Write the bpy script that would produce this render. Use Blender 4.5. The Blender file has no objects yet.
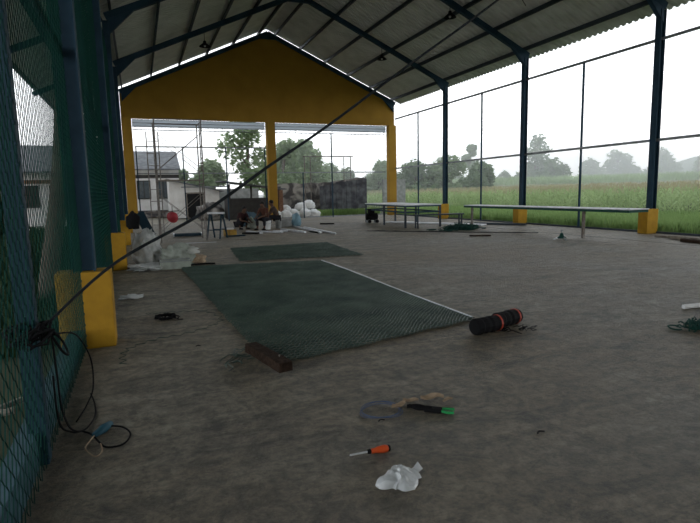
import bpy, math, random
from mathutils import Vector, Matrix, noise
R = math.radians
C = bpy.context.scene.collection
rnd = random.Random(7)

# ------------------------------------------------------------------ camera
EYE = Vector((0, 0, 1.5))
F, YAW, PITCH, ROLL = 524.7, .378, .132, -.022
_fw = Vector((math.sin(YAW)*math.cos(PITCH), math.cos(YAW)*math.cos(PITCH), -math.sin(PITCH)))
_r = Vector((math.cos(YAW), -math.sin(YAW), 0)); _u = _r.cross(_fw)
CR = math.cos(ROLL)*_r + math.sin(ROLL)*_u
CU = -math.sin(ROLL)*_r + math.cos(ROLL)*_u
cam_data = bpy.data.cameras.new('camera'); cam = bpy.data.objects.new('camera', cam_data); C.objects.link(cam)
cam_data.sensor_width = 36; cam_data.lens = 36*F/700; cam_data.clip_end = 2000
m = Matrix((CR, CU, -_fw)).transposed().to_4x4(); m.translation = EYE
cam.matrix_world = m
bpy.context.scene.camera = cam

# ------------------------------------------------------------------ sky
world = bpy.data.worlds.new('overcast_sky'); bpy.context.scene.world = world
world.use_nodes = True
nt = world.node_tree; nt.nodes.clear()
wo = nt.nodes.new('ShaderNodeOutputWorld'); bg = nt.nodes.new('ShaderNodeBackground')
tc = nt.nodes.new('ShaderNodeTexCoord'); sep = nt.nodes.new('ShaderNodeSeparateXYZ'); cr = nt.nodes.new('ShaderNodeValToRGB')
nt.links.new(tc.outputs['Generated'], sep.inputs[0]); nt.links.new(sep.outputs['Z'], cr.inputs[0])
cr.color_ramp.elements[0].position = 0; cr.color_ramp.elements[0].color = (.97, .985, 1, 1)
cr.color_ramp.elements[1].position = .8; cr.color_ramp.elements[1].color = (.82, .90, 1, 1)
nt.links.new(cr.outputs[0], bg.inputs[0]); mr = nt.nodes.new('ShaderNodeMapRange'); mr.inputs['From Min'].default_value = 0; mr.inputs['From Max'].default_value = .33
mr.inputs['To Min'].default_value = 3.9; mr.inputs['To Max'].default_value = 1.15
nt.links.new(sep.outputs['Z'], mr.inputs[0]); nt.links.new(mr.outputs[0], bg.inputs[1])
nt.links.new(bg.outputs[0], wo.inputs[0])
vs = bpy.context.scene.view_settings
vs.view_transform = 'Standard'; vs.look = 'None'; vs.gamma = 1; vs.use_curve_mapping = False
vs.exposure = 0.06
bpy.context.scene.cycles.max_bounces = 8
bpy.context.scene.cycles.volume_bounces = 3
HAZE = .009

# ------------------------------------------------------------------ materials
def mat(name, col, rough=.7, metal=0., col2=None, scale=6., detail=6., bump=0., bscale=None, spec=.25, trans=0., alpha=1., coords='Object', dist=0., sss=0., lo=.35, hi=.65):
    M = bpy.data.materials.new(name); M.use_nodes = True
    n = M.node_tree.nodes; l = M.node_tree.links; b = n['Principled BSDF']
    b.inputs['Base Color'].default_value = (*col, 1); b.inputs['Roughness'].default_value = rough
    b.inputs['Metallic'].default_value = metal; b.inputs['Specular IOR Level'].default_value = spec
    if trans: b.inputs['Transmission Weight'].default_value = trans
    if alpha < 1: b.inputs['Alpha'].default_value = alpha
    t = n.new('ShaderNodeTexCoord')
    if col2 is None: col2 = tuple(c*.75 for c in col)
    nz = n.new('ShaderNodeTexNoise'); nz.inputs['Scale'].default_value = scale; nz.inputs['Detail'].default_value = detail
    nz.inputs['Distortion'].default_value = dist
    l.new(t.outputs[coords], nz.inputs['Vector'])
    rp = n.new('ShaderNodeValToRGB'); rp.color_ramp.elements[0].position = lo; rp.color_ramp.elements[1].position = hi
    rp.color_ramp.elements[0].color = (*col2, 1); rp.color_ramp.elements[1].color = (*col, 1)
    l.new(nz.outputs['Fac'], rp.inputs[0]); l.new(rp.outputs[0], b.inputs['Base Color'])
    if bump:
        bz = n.new('ShaderNodeTexNoise'); bz.inputs['Scale'].default_value = bscale or scale*3; bz.inputs['Detail'].default_value = 8
        l.new(t.outputs[coords], bz.inputs['Vector'])
        bp = n.new('ShaderNodeBump'); bp.inputs['Strength'].default_value = bump; bp.inputs['Distance'].default_value = .02
        l.new(bz.outputs['Fac'], bp.inputs['Height']); l.new(bp.outputs[0], b.inputs['Normal'])
    return M

def leaf_mat(name, c1, c2, tr=.35):
    M = mat(name, c1, .7, col2=c2, scale=.8, detail=3, spec=.2)
    n = M.node_tree.nodes; l = M.node_tree.links; b = n['Principled BSDF']; o = n['Material Output']
    t = n.new('ShaderNodeBsdfTranslucent'); mx = n.new('ShaderNodeMixShader'); mx.inputs[0].default_value = tr
    t.inputs[0].default_value = (*c1, 1)
    l.new(b.outputs[0], mx.inputs[1]); l.new(t.outputs[0], mx.inputs[2]); l.new(mx.outputs[0], o.inputs[0])
    return M

def concrete():
    M = bpy.data.materials.new('rough_concrete'); M.use_nodes = True
    n = M.node_tree.nodes; l = M.node_tree.links; b = n['Principled BSDF']
    t = n.new('ShaderNodeTexCoord')
    def nz(s, d=8, dis=0., r=.6, vec=None):
        q = n.new('ShaderNodeTexNoise'); q.inputs['Scale'].default_value = s; q.inputs['Detail'].default_value = d
        q.inputs['Distortion'].default_value = dis; q.inputs['Roughness'].default_value = r
        l.new(vec or t.outputs['Object'], q.inputs['Vector']); return q.outputs['Fac']
    def ramp(f, a, b_, ca, cb):
        q = n.new('ShaderNodeValToRGB'); q.color_ramp.elements[0].position = a; q.color_ramp.elements[1].position = b_
        q.color_ramp.elements[0].color = (*ca, 1); q.color_ramp.elements[1].color = (*cb, 1); l.new(f, q.inputs[0]); return q.outputs[0]
    def mix(mode, f, a, c):
        q = n.new('ShaderNodeMix'); q.data_type = 'RGBA'; q.blend_type = mode
        if isinstance(f, (int, float)): q.inputs[0].default_value = f
        else: l.new(f, q.inputs[0])
        l.new(a, q.inputs[6]); l.new(c, q.inputs[7]); return q.outputs[2]
    mp = n.new('ShaderNodeMapping'); mp.inputs['Scale'].default_value = (.45, 1.6, 1); mp.inputs['Rotation'].default_value = (0, 0, .5)
    l.new(t.outputs['Object'], mp.inputs[0])
    base = ramp(nz(.35, 6, .5), .35, .68, (.26, .205, .125), (.30, .275, .21))
    trowel = ramp(nz(2.2, 8, 1.0, .65, mp.outputs[0]), .3, .7, (.5, .5, .5), (1.2, 1.2, 1.2))
    c = mix('MULTIPLY', .85, base, trowel)
    mid = ramp(nz(4.5, 10, .6, .78), .40, .58, (.50, .50, .51), (1.18, 1.18, 1.18))
    c = mix('MULTIPLY', .8, c, mid)
    fine = ramp(nz(14, 10, .3, .8), .40, .56, (.45, .46, .47), (1.2, 1.2, 1.2))
    c = mix('MULTIPLY', .75, c, fine)
    mp2 = n.new('ShaderNodeMapping'); mp2.inputs['Scale'].default_value = (.7, 1.5, 1); mp2.inputs['Rotation'].default_value = (0, 0, -.35)
    l.new(t.outputs['Object'], mp2.inputs[0])
    stain = ramp(nz(1.3, 12, 1.2, .8, mp2.outputs[0]), .52, .62, (1, 1, 1), (.36, .37, .36))
    c = mix('MULTIPLY', .8, c, stain)
    l.new(c, b.inputs['Base Color']); b.inputs['Roughness'].default_value = .55; b.inputs['Specular IOR Level'].default_value = .5
    add = n.new('ShaderNodeMath'); add.operation = 'ADD'; l.new(nz(2.2, 8, 1.0, .65, mp.outputs[0]), add.inputs[0]); l.new(nz(30, 8, .3, .75), add.inputs[1])
    bp = n.new('ShaderNodeBump'); bp.inputs['Strength'].default_value = 1.0; bp.inputs['Distance'].default_value = .05
    l.new(add.outputs[0], bp.inputs['Height']); l.new(bp.outputs[0], b.inputs['Normal'])
    return M

K = {
 'concrete': concrete(),
 'roof': mat('galvanised_roof', (.68, .70, .66), .5, .15, (.55, .57, .53), 1.5, bump=.1),
 'blue': mat('blue_painted_steel', (.021, .054, .085), .65, 0, (.014, .038, .06), 3, spec=.2),
 'bluelight': mat('blue_primer_steel', (.009, .036, .056), .6, 0, None, 3),
 'purlin': mat('dark_grey_purlin', (.05, .065, .08), .5, .3, None, 3),
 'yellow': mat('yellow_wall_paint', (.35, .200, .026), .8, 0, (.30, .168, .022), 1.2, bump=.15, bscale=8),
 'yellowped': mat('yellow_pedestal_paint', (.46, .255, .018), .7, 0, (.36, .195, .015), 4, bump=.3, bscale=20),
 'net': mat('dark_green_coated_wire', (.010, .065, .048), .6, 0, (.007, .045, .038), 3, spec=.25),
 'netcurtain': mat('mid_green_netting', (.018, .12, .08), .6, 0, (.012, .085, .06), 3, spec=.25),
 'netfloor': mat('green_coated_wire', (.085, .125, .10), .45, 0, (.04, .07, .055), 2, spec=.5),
 'curb': mat('pale_blue_curb_paint', (.05, .10, .13), .6, 0, (.03, .065, .085), 8),
 'galv': mat('galvanised_pipe', (.70, .72, .74), .3, .7, (.5, .52, .55), 8),
 'galvbright': mat('polished_shank', (.75, .76, .77), .45, .2, None, 9, spec=.6),
 'grey': mat('grey_steel', (.30, .32, .33), .5, .4, None, 5),
 'sheet': leaf_mat('grey_canopy_sheet', (.55, .60, .64), (.48, .53, .58), .6),
 'rust': mat('worn_scaffold_steel', (.24, .23, .21), .7, .2, (.15, .12, .10), 9),
 'black': mat('black_rubber', (.010, .010, .011), .8, 0, None, 6, spec=.12),
 'rope': mat('dark_grey_cable_sheath', (.025, .03, .036), .7, 0, (.015, .018, .02), 12, spec=.1),
 'wood': mat('old_dark_wood', (.055, .035, .024), .85, 0, (.018, .012, .009), 14, bump=.5, bscale=40, dist=2, spec=.08),
 'plank': mat('weathered_plank', (.30, .27, .22), .85, 0, (.18, .15, .12), 9, bump=.3),
 'bag': mat('milky_plastic_film', (.74, .76, .74), .35, 0, (.50, .52, .50), 9, trans=.25, bump=.25, bscale=30),
 'bagbright': mat('white_bag_film', (.80, .82, .82), .35, 0, (.62, .65, .65), 14, trans=.15),
 'sack': mat('dusty_white_sack', (.62, .64, .60), .7, 0, (.42, .43, .38), 5, bump=.4, bscale=25),
 'sackgrey': mat('grey_green_sack', (.40, .44, .38), .8, 0, (.27, .29, .25), 6, bump=.4, bscale=25),
 'white': mat('white_plastic', (.82, .83, .82), .5, 0, (.7, .71, .70), 5),
 'orange': mat('orange_plastic', (.70, .10, .02), .4, 0, (.6, .08, .02), 5),
 'red': mat('red_plastic', (.38, .04, .05), .5, 0, (.3, .03, .04), 5),
 'redglow': mat('red_ring_plastic', (.5, .06, .03), .4, 0, None, 5),
 'greenplastic': mat('bright_green_plastic', (.03, .42, .12), .45, 0, None, 5),
 'steel': mat('bright_steel', (.75, .76, .78), .25, .9, None, 9),
 'leafdry': mat('dry_leaf', (.50, .39, .27), .85, 0, (.32, .23, .15), 15, bump=.3),
 'bluewire': mat('thin_blue_wire_sheath', (.10, .14, .24), .5, 0, None, 9),
 'teal': mat('teal_plug_plastic', (.025, .10, .14), .5, 0, None, 9),
 'house': mat('whitewashed_wall', (.82, .81, .79), .85, 0, (.66, .64, .61), 1.5, bump=.2),
 'houseroof': mat('weathered_fibre_roof', (.20, .205, .21), .85, 0, (.12, .125, .13), 3, bump=.3),
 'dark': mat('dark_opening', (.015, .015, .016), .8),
 'glass': mat('dusty_pane', (.10, .12, .13), .2, 0, None, 5),
 'hut': mat('dark_hut_boards', (.06, .057, .053), .85, 0, (.045, .042, .04), 4, bump=.3),
 'brick': mat('brown_brick_post', (.27, .15, .09), .9, 0, (.18, .10, .07), 9, bump=.4),
 'stain': mat('mould_stained_concrete', (.36, .34, .31), .9, 0, (.08, .075, .075), 1.6, 9, bump=.4, bscale=9, dist=.6, lo=.42, hi=.6),
 'tarp': mat('dark_fence_sheet', (.13, .14, .15), .8, 0, (.05, .05, .06), 2.2, 9, bump=.3, lo=.4, hi=.62),
 'block': mat('grey_block', (.33, .34, .33), .9, 0, (.22, .23, .22), 5, bump=.4),
 'dirt': mat('yard_dirt', (.27, .245, .20), .95, 0, (.16, .15, .11), .5, 8, bump=.3),
 'soil': mat('field_soil', (.075, .085, .04), .95, 0, (.045, .05, .03), .4, 8, bump=.3),
 'grass': leaf_mat('grass_blades', (.34, .48, .18), (.17, .28, .09)),
 'corn': leaf_mat('corn_leaves', (.47, .58, .29), (.23, .33, .14)),
 'tassel': leaf_mat('corn_tassels', (.52, .48, .32), (.40, .36, .23)),
 'cane': leaf_mat('cane_leaves', (.36, .50, .20), (.24, .36, .13)),
 'treeleaf': leaf_mat('tree_leaves', (.17, .25, .12), (.09, .14, .065)),
 'treepale': leaf_mat('pale_tree_leaves', (.28, .36, .20), (.16, .23, .12)),
 'darkleaf_grassshade': leaf_mat('dark_leaves_and_shaded_grass', (.035, .07, .025), (.02, .04, .018), .2),
 'bark': mat('grey_bark', (.15, .125, .10), .9, 0, None, 9, bump=.4),
 'skin': mat('brown_skin', (.13, .07, .045), .6, 0, (.11, .06, .04), 8),
 'hair': mat('black_hair', (.012, .010, .010), .6, 0, None, 20),
 'shirtred': mat('dark_maroon_cloth', (.05, .018, .02), .9, 0, None, 9),
 'shirtbrown': mat('rust_brown_cloth', (.11, .045, .03), .9, 0, None, 9),
 'shirtgrey': mat('dull_brown_cloth', (.09, .065, .055), .9, 0, None, 9),
 'trouser': mat('black_trouser_cloth', (.022, .022, .028), .9, 0, None, 9),
 'bluebag': mat('pale_blue_film', (.26, .42, .50), .45, 0, (.18, .32, .40), 5, bump=.3, bscale=20),
 'bluecloth': mat('faded_blue_cloth', (.09, .15, .19), .9, 0, None, 5, bump=.4),
 'ochre': mat('ochre_plastic', (.50, .30, .05), .6, 0, (.25, .15, .04), 6),
 'whitepole': mat('white_roof_paint', (.8, .82, .84), .5),
}

# ------------------------------------------------------------------ helpers
class MB:
    def __init__(s): s.v = []; s.f = []
    def add(s, vs_, fs):
        o = len(s.v); s.v += [tuple(x) for x in vs_]; s.f += [tuple(i+o for i in f) for f in fs]; return s
    def box(s, a, b, M=None):
        x0, y0, z0 = a; x1, y1, z1 = b
        V = [Vector(p) for p in ((x0,y0,z0),(x1,y0,z0),(x1,y1,z0),(x0,y1,z0),(x0,y0,z1),(x1,y0,z1),(x1,y1,z1),(x0,y1,z1))]
        if M: V = [M @ p for p in V]
        return s.add(V, [(0,3,2,1),(4,5,6,7),(0,1,5,4),(1,2,6,5),(2,3,7,6),(3,0,4,7)])
    def hexa(s, P): return s.add(P, [(0,3,2,1),(4,5,6,7),(0,1,5,4),(1,2,6,5),(2,3,7,6),(3,0,4,7)])
    def bar(s, a, b, w, h, up=(0,0,1)):
        a = Vector(a); b = Vector(b); d = (b-a).normalized(); up = Vector(up)
        if abs(d.dot(up)) > .98: up = Vector((0, 1, 0))
        x = d.cross(up).normalized()*w/2; y = x.cross(d).normalized()*h/2
        return s.hexa([a-x-y, a+x-y, b+x-y, b-x-y, a-x+y, a+x+y, b+x+y, b-x+y])
    def tube(s, pts, r, n=8, cap=True):
        pts = [Vector(p) for p in pts]; rr = r if isinstance(r, (list, tuple)) else [r]*len(pts)
        d0 = (pts[1]-pts[0]).normalized(); up = Vector((0,0,1)) if abs(d0.z) < .9 else Vector((1,0,0))
        x = d0.cross(up).normalized(); V = []; Fs = []
        for i, p in enumerate(pts):
            d = (pts[min(i+1, len(pts)-1)]-pts[max(i-1, 0)])
            d = d.normalized() if d.length > 1e-9 else d0
            x = (x - d*x.dot(d)); x = x.normalized() if x.length > 1e-6 else d.orthogonal().normalized()
            y = d.cross(x)
            for k in range(n):
                a = 2*math.pi*k/n; V.append(p + (x*math.cos(a)+y*math.sin(a))*rr[i])
        for i in range(len(pts)-1):
            for k in range(n):
                k2 = (k+1) % n; Fs.append((i*n+k, i*n+k2, (i+1)*n+k2, (i+1)*n+k))
        if cap: Fs.append(tuple(range(n-1, -1, -1))); Fs.append(tuple((len(pts)-1)*n+k for k in range(n)))
        return s.add(V, Fs)
    def lathe(s, prof, n=20, c=(0,0,0)):
        V = []; Fs = []
        for r, z in prof:
            for k in range(n):
                a = 2*math.pi*k/n; V.append((c[0]+r*math.cos(a), c[1]+r*math.sin(a), c[2]+z))
        for i in range(len(prof)-1):
            for k in range(n):
                k2 = (k+1) % n; Fs.append((i*n+k, i*n+k2, (i+1)*n+k2, (i+1)*n+k))
        return s.add(V, Fs)
    def build(s, name, m_, parent=None, bevel=0, smooth=False, loc=None):
        me = bpy.data.meshes.new(name); me.from_pydata(s.v, [], s.f); me.update(); me.materials.append(K[m_] if isinstance(m_, str) else m_)
        o = bpy.data.objects.new(name, me); C.objects.link(o)
        if parent: o.parent = parent
        if loc: o.location = loc
        if smooth: me.shade_smooth()
        if bevel:
            b = o.modifiers.new('bevel', 'BEVEL'); b.width = bevel; b.segments = 2; b.limit_method = 'ANGLE'
        return o

def smooth_path(pts, n=6):
    P = [Vector(p) for p in pts]; out = []
    for i in range(len(P)-1):
        a = P[max(i-1,0)]; b = P[i]; c = P[i+1]; d = P[min(i+2, len(P)-1)]
        for k in range(n):
            t = k/n
            out.append(.5*((2*b)+(-a+c)*t+(2*a-5*b+4*c-d)*t*t+(-a+3*b-3*c+d)*t**3))
    out.append(P[-1]); return out

def tag(o, label, cat, group=None, kind=None):
    if label: o['label'] = label
    if cat: o['category'] = cat
    if group: o['group'] = group
    if kind: o['kind'] = kind
    return o
def thing(name, label, cat, loc=(0,0,0), rz=0, group=None):
    o = bpy.data.objects.new(name, None); C.objects.link(o); o.location = loc; o.rotation_euler = (0,0,rz)
    o.empty_display_size = .1
    return tag(o, label, cat, group)
def struct(o): o['kind'] = 'structure'; return o
KIDS = {}
def copy_tree(o, loc=None, rz=None, label=None, group=None, scale=None):
    def cp(a, par):
        c = a.copy(); C.objects.link(c)
        if par: c.parent = par
        for ch in [x for x in list(C.objects) if x.parent == a]: cp(ch, c)
        return c
    r = cp(o, None)
    if loc is not None: r.location = loc
    if rz is not None: r.rotation_euler = (0, 0, rz)
    if scale is not None: r.scale = scale
    if label: r['label'] = label
    if group: r['group'] = group
    return r

# ------------------------------------------------------------------ hall geometry
Y1, S = 5.86, 6.0
COLY = [Y1+S*i for i in range(5)]           # last one is the gable wall
XL, XR, XC = -.55, 15.05, 7.25
SL = .448
def zr(x): return 6.8+SL*(7.8-abs(x-XC))     # rafter centre line
YB = COLY[4]

# floor and grounds
b = MB(); n = 1
b.box((-.75, -16, -.25), (15.3, 31.2, 0)); struct(b.build('floor', 'concrete'))
b = MB()
b.box((-.72, -6, 0), (-.62, 29.7, .20)); struct(b.build('trim_1', 'curb'))
b = MB(); b.box((14.98, 2, 0), (15.06, 29.7, .06)); struct(b.build('trim_2', 'purlin'))
# damp hazy air over the far fields and behind the yard
def air(foot, z0, z1, dens):
    b = MB(); n_ = len(foot); b.add([(x, y, z0) for x, y in foot]+[(x, y, z1) for x, y in foot],
        [tuple(range(n_-1, -1, -1)), tuple(range(n_, 2*n_))]+[(q, (q+1) % n_, (q+1) % n_+n_, q+n_) for q in range(n_)])
    o = b.build('haze', 'blue'); o['kind'] = 'stuff'
    hm = bpy.data.materials.new('hazy_air'); hm.use_nodes = True; hn = hm.node_tree; hn.nodes.clear()
    ho = hn.nodes.new('ShaderNodeOutputMaterial'); hv = hn.nodes.new('ShaderNodeVolumeScatter'); hv.inputs['Color'].default_value = (.98, .99, 1, 1)
    hv.inputs['Density'].default_value = dens; hv.inputs['Anisotropy'].default_value = .3
    hn.links.new(hv.outputs[0], ho.inputs['Volume']); o.data.materials.clear(); o.data.materials.append(hm)
air([(36, -40), (230, -40), (230, 230), (-90, 230), (-90, 39), (36, 39)], -1.5, 18, HAZE)
# thin dirt-filled joint between slabs along the open side
b = MB(); b.box((12.62, -4, 0), (12.65, 29, .003)); struct(b.build('trim_3', 'black'))

def grid_ground(name, x0, x1, y0, y1, nx, ny, zf, m_):
    b = MB(); V = []; Fs = []
    for j in range(ny+1):
        for i in range(nx+1):
            x = x0+(x1-x0)*i/nx; y = y0+(y1-y0)*j/ny; V.append((x, y, zf(x, y)))
    for j in range(ny):
        for i in range(nx):
            a = j*(nx+1)+i; Fs.append((a, a+1, a+nx+2, a+nx+1))
    b.add(V, Fs); return struct(b.build(name, m_, smooth=True))
def zfield(x, y):
    d = max(0, x-18)
    return -.12 + .012*d + .25*noise.noise(Vector((x*.03, y*.03, 0)))*min(1, d/30)
grid_ground('field_ground', 15.3, 420, -60, 420, 60, 60, zfield, 'soil')
grid_ground('yard_ground', -60, 15.3, 31.2, 420, 30, 40, lambda x, y: -.06+.004*max(0, y-60), 'dirt')
grid_ground('side_ground', -60, -.75, -20, 31.2, 30, 30, lambda x, y: -.10, 'soil')

# ------------------------------------------------------------------ roof
def corrugated(y0, y1, pitch, amp, path, t=.006):
    # path: list of (x, z); corrugation runs along the path, waves along y
    prof = []; y = y0
    while y < y1:
        prof += [(y, 0), (y+pitch*.45, 0), (y+pitch*.6, amp), (y+pitch*.85, amp)]; y += pitch
    prof.append((min(y, y1), 0))
    b = MB(); V = []; Fs = []; n_ = len(prof)
    for (x, z) in path:
        for (yy, a) in prof: V.append((x, yy, z+a))
    for i in range(len(path)-1):
        for k in range(n_-1): Fs.append((i*n_+k, i*n_+k+1, (i+1)*n_+k+1, (i+1)*n_+k))
    b.add(V, Fs); return b
zt = lambda x: zr(x)+.29
def roof_side(name, xs):
    b = corrugated(-15.8, 30.12, .24, .055, [(x, zt(x)) for x in xs])  # roof extended unseen behind the camera to shade the foreground
    o = b.build(name, 'roof'); struct(o)
    s_ = o.modifiers.new('thick', 'SOLIDIFY'); s_.thickness = .004
    return o
roof_side('ceiling', [XC, 11, 15.6]); roof_side('ceiling', [-3.55, XL, 3, XC])
b = MB()
for s_ in (-1, 1): b.hexa([(XC, -15.8, zt(XC)+.045), (XC+s_*.35, -15.8, zt(XC+.35)+.045), (XC+s_*.35, 30.12, zt(XC+.35)+.045), (XC, 30.12, zt(XC)+.045),
     (XC, -15.8, zt(XC)+.055), (XC+s_*.35, -15.8, zt(XC+.35)+.055), (XC+s_*.35, 30.12, zt(XC+.35)+.055), (XC, 30.12, zt(XC)+.055)])
struct(b.build('trim_4', 'roof'))

# rafters: a frame over every column pair, with tapered knees
fr_names = ['nearest the camera, over the first left pedestal', 'over the second pair of pedestals', 'third from the camera, between two pendant lamps', 'last before the yellow wall', 'lying along the top edge of the yellow gable wall']
for i, y in enumerate(COLY):
    t = thing('roof_rafter', 'dark blue steel roof rafter ' + fr_names[i], 'rafter', (XC, y, zr(XC)))
    for s_ in (-1, 1):
        b = MB(); e = 7.8 if True else 0
        x1 = s_*e; z1 = -SL*e
        b.bar((0, 0, 0), (x1, 0, z1), .16, .20)
        b.build('rafter_beam', 'blue', t)
        b = MB(); d = .1     # knee below the beam
        xa = s_*(7.8-.1); xb = s_*(7.8-.80)
        za = -SL*7.7-.1; zb_ = -SL*7.0-.1
        for q in (0,):
            b.hexa([(xa, -.07, za-.42), (xa, .07, za-.42), (xa, .07, za), (xa, -.07, za),
                    (xb, -.07, zb_-.02), (xb, .07, zb_-.02), (xb, .07, zb_), (xb, -.07, zb_)])
        b.build('knee_plate', 'blue', t)
    b = MB(); b.hexa([(-.5, -.06, -.1-SL*.5), (.5, -.06, -.1-SL*.5), (.5, .06, -.1-SL*.5), (-.5, .06, -.1-SL*.5),
                      (-.06, -.06, 0), (.06, -.06, 0), (.06, .06, 0), (-.06, .06, 0)])
    b.build('ridge_plate', 'blue', t)

# purlins
k = 0
pn = ['eave', 'second from the eave', 'third from the eave', 'fourth from the eave', 'fifth from the eave', 'next to the ridge']
for s_ in (-1, 1):
    for j in range(6):
        x = XC+s_*(7.65-j*1.44)
        b = MB(); b.box((-.035, -15.8, .0), (.035, 30.5, .15)); b.box((-.035 if s_ < 0 else -.0, -6, 0), (.0 if s_ < 0 else .035, 30.5, .0))
        b.v = b.v[:8]; b.f = b.f[:6]
        o = b.build('roof_purlin', 'bluelight' if (s_ < 0 and j == 1) else 'purlin', loc=(x, 0, zr(x)+.115))
        tag(o, 'long %s roof purlin, %s on the %s slope' % ('blue' if (s_ < 0 and j == 1) else 'dark grey', pn[j], 'left' if s_ < 0 else 'right'), 'purlin')
for j, x in enumerate((-2.0, -3.4)):
    b = MB(); b.box((-.035, -15.8, 0), (.035, 30.5, .15)); o = b.build('roof_purlin', 'purlin', loc=(x, 0, zr(x)+.115))
    tag(o, ['dark purlin under the outer roof left of the green net', 'dark purlin at the outer roof edge left of the green net'][j], 'purlin')
# outrigger brackets of the left overhang
for i, y in enumerate(COLY):
    b = MB(); b.bar((XL-.1, y, zr(XL-.1)), (-3.5, y, zr(-3.5)), .12, .16)
    tag(b.build('roof_bracket', 'blue'), 'blue roof bracket outside the green net, %s from the camera' % ['first', 'second', 'third', 'fourth', 'last'][i], 'bracket')

# ------------------------------------------------------------------ columns with pedestals
def column(x, y, side, label):
    t = thing('steel_column', label, 'column', (x, y, 0))
    s_ = 1 if side == 'left' else -1
    b = MB()   # H section
    zt_ = zr(XL)-.1
    b.box((-.10, -.10, .0), (-.085, .10, zt_)); b.box((.085, -.10, 0), (.10, .10, zt_)); b.box((-.085, -.008, 0), (.085, .008, zt_))
    b.build('post', 'blue', t)
    b = MB(); x0, x1 = (-.26*s_, .24*s_) if side == 'left' else (-.34, .12); x0, x1 = min(x0, x1), max(x0, x1)
    b.box((x0, -.17, 0), (x1, .17, .77)); b.build('pedestal', 'yellowped', t, bevel=.012)
    return t
ln = ['nearest on the left, at the green net', 'second on the left, beyond the first pedestal', 'third on the left, beside the plastic sacks', 'fourth on the left, before the yellow wall']
rn = ['far right out of the photo', 'nearest on the right, at the end of the long table', 'second on the right, behind the long table', 'third on the right, behind the work benches']
for i in range(4):
    column(XL, COLY[i], 'left', 'blue steel column on a yellow pedestal, '+ln[i])
    if i: column(XR-.13, COLY[i], 'right', 'blue steel column on a yellow pedestal, '+rn[i])

# mid posts + girts
for i in range(4):
    y = COLY[i]+3.0
    b = MB(); b.box((14.97, y-.03, 0), (15.03, y+.03, 5.87))
    if i: tag(b.build('net_post', 'blue'), 'slim blue net post on the right, %s' % ['', 'between the long table ends', 'just left of the long table', 'between the third column and the yellow wall'][i], 'post')
for z, nm in ((5.87, 'upper'), (2.88, 'lower')):
    b = MB(); b.box((14.96, 4, z-.04), (15.02, 29.7, z+.04)); tag(b.build('side_rail', 'grey'), 'long grey %s rail along the open right side' % nm, 'rail')
    b = MB(); b.box((-.66, -4, z-.04), (-.60, 29.7, z+.04)); tag(b.build('side_rail', 'blue'), 'long dark %s rail behind the left green net' % nm, 'rail')
lp = [3.3, 8.86, 14.86, 20.86, 26.86]
for i, y in enumerate(lp):
    w = .048 if i == 0 else .04
    b = MB(); b.box((-.62-w, y-w, 0), (-.62+w, y+w, 5.87))
    tag(b.build('net_post', 'bluelight' if i == 0 else 'blue', bevel=.006), ['thick blue net post nearest the camera with black cable wound round it', 'blue net post on the left between the first two pedestals', 'blue net post on the left beyond the second pedestal', 'blue net post on the left beyond the third pedestal', 'blue net post on the left just before the yellow wall'][i], 'post')

# ------------------------------------------------------------------ chain link
def chainlink(w, h, p, r, jitter=0., weave=.004, seed=1, tri=3):
    rg = random.Random(seed); V = []; Fs = []
    nw = int(w/p); nh = int(h/p)
    offs = [(math.cos(2*math.pi*k/tri+.3)*r, math.sin(2*math.pi*k/tri+.3)*r) for k in range(tri)]
    for i in range(nw):
        base = len(V)
        for k in range(nh+1):
            side = (k+i) % 2
            x = i*p + side*p + (.004 if side else -.004); z = k*p; y = (weave if side else -weave)+rg.uniform(-jitter, jitter)
            for (a, c) in offs: V.append((x+a, y+c, z))
        for k in range(nh):
            for q in range(tri):
                q2 = (q+1) % tri; Fs.append((base+k*tri+q, base+k*tri+q2, base+(k+1)*tri+q2, base+(k+1)*tri+q))
    b = MB(); b.v = V; b.f = Fs; return b
bay = chainlink(3.0, 5.8, .055, .0032)
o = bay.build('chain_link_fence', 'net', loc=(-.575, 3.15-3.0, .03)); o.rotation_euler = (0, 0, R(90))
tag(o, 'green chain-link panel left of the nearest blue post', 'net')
ys = [3.15, 5.9, 8.86, 11.86, 14.86, 17.86, 20.86, 23.86, 26.8]
for q_ in range(5):  # extra net bays out of view, added to hold back light
    c = o.copy(); C.objects.link(c); c.location = (-.575, .15-3.0*(q_+1), .03); c['label'] = 'unseen green chain-link panel %s along the left, added behind the photographer for shade' % ['nearest', 'second', 'third', 'fourth', 'farthest'][q_]
nl = ['between the nearest blue post and the first pedestal', 'just beyond the first yellow pedestal', 'between the second blue post and the second pedestal', 'just beyond the second yellow pedestal', 'between the third blue post and the third pedestal', 'just beyond the third yellow pedestal', 'between the fourth blue post and the fourth column', 'just beyond the fourth left column', 'ending at the yellow gable wall']
for y, l_ in zip(ys, nl):
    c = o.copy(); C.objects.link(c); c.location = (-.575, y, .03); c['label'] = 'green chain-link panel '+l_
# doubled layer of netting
lay2 = chainlink(2.9, 5.75, .045, .0036, seed=5)
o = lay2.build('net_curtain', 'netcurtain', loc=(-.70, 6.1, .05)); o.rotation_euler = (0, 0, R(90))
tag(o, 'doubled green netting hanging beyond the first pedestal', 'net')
for k_, y in enumerate((9.1, 12.1)):
    c = o.copy(); C.objects.link(c); c.location = (-.70, y, .05); c['label'] = ['doubled green netting hanging before the second pedestal', 'doubled green netting hanging beyond the second pedestal'][k_]
b = MB(); b.tube(smooth_path([(-1.42, 9, -.15), (-1.27, 9, .7), (-1.10, 9, 1.6), (-.97, 9, 2.6), (-.90, 9, 3.5), (-.88, 9, 4.6)], 4), [.14-.002*q for q in range(21)], 10)
tag(b.build('bare_tree', 'bark', smooth=True), 'leaning bare tree just outside the net left of the first column', 'tree')
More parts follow.
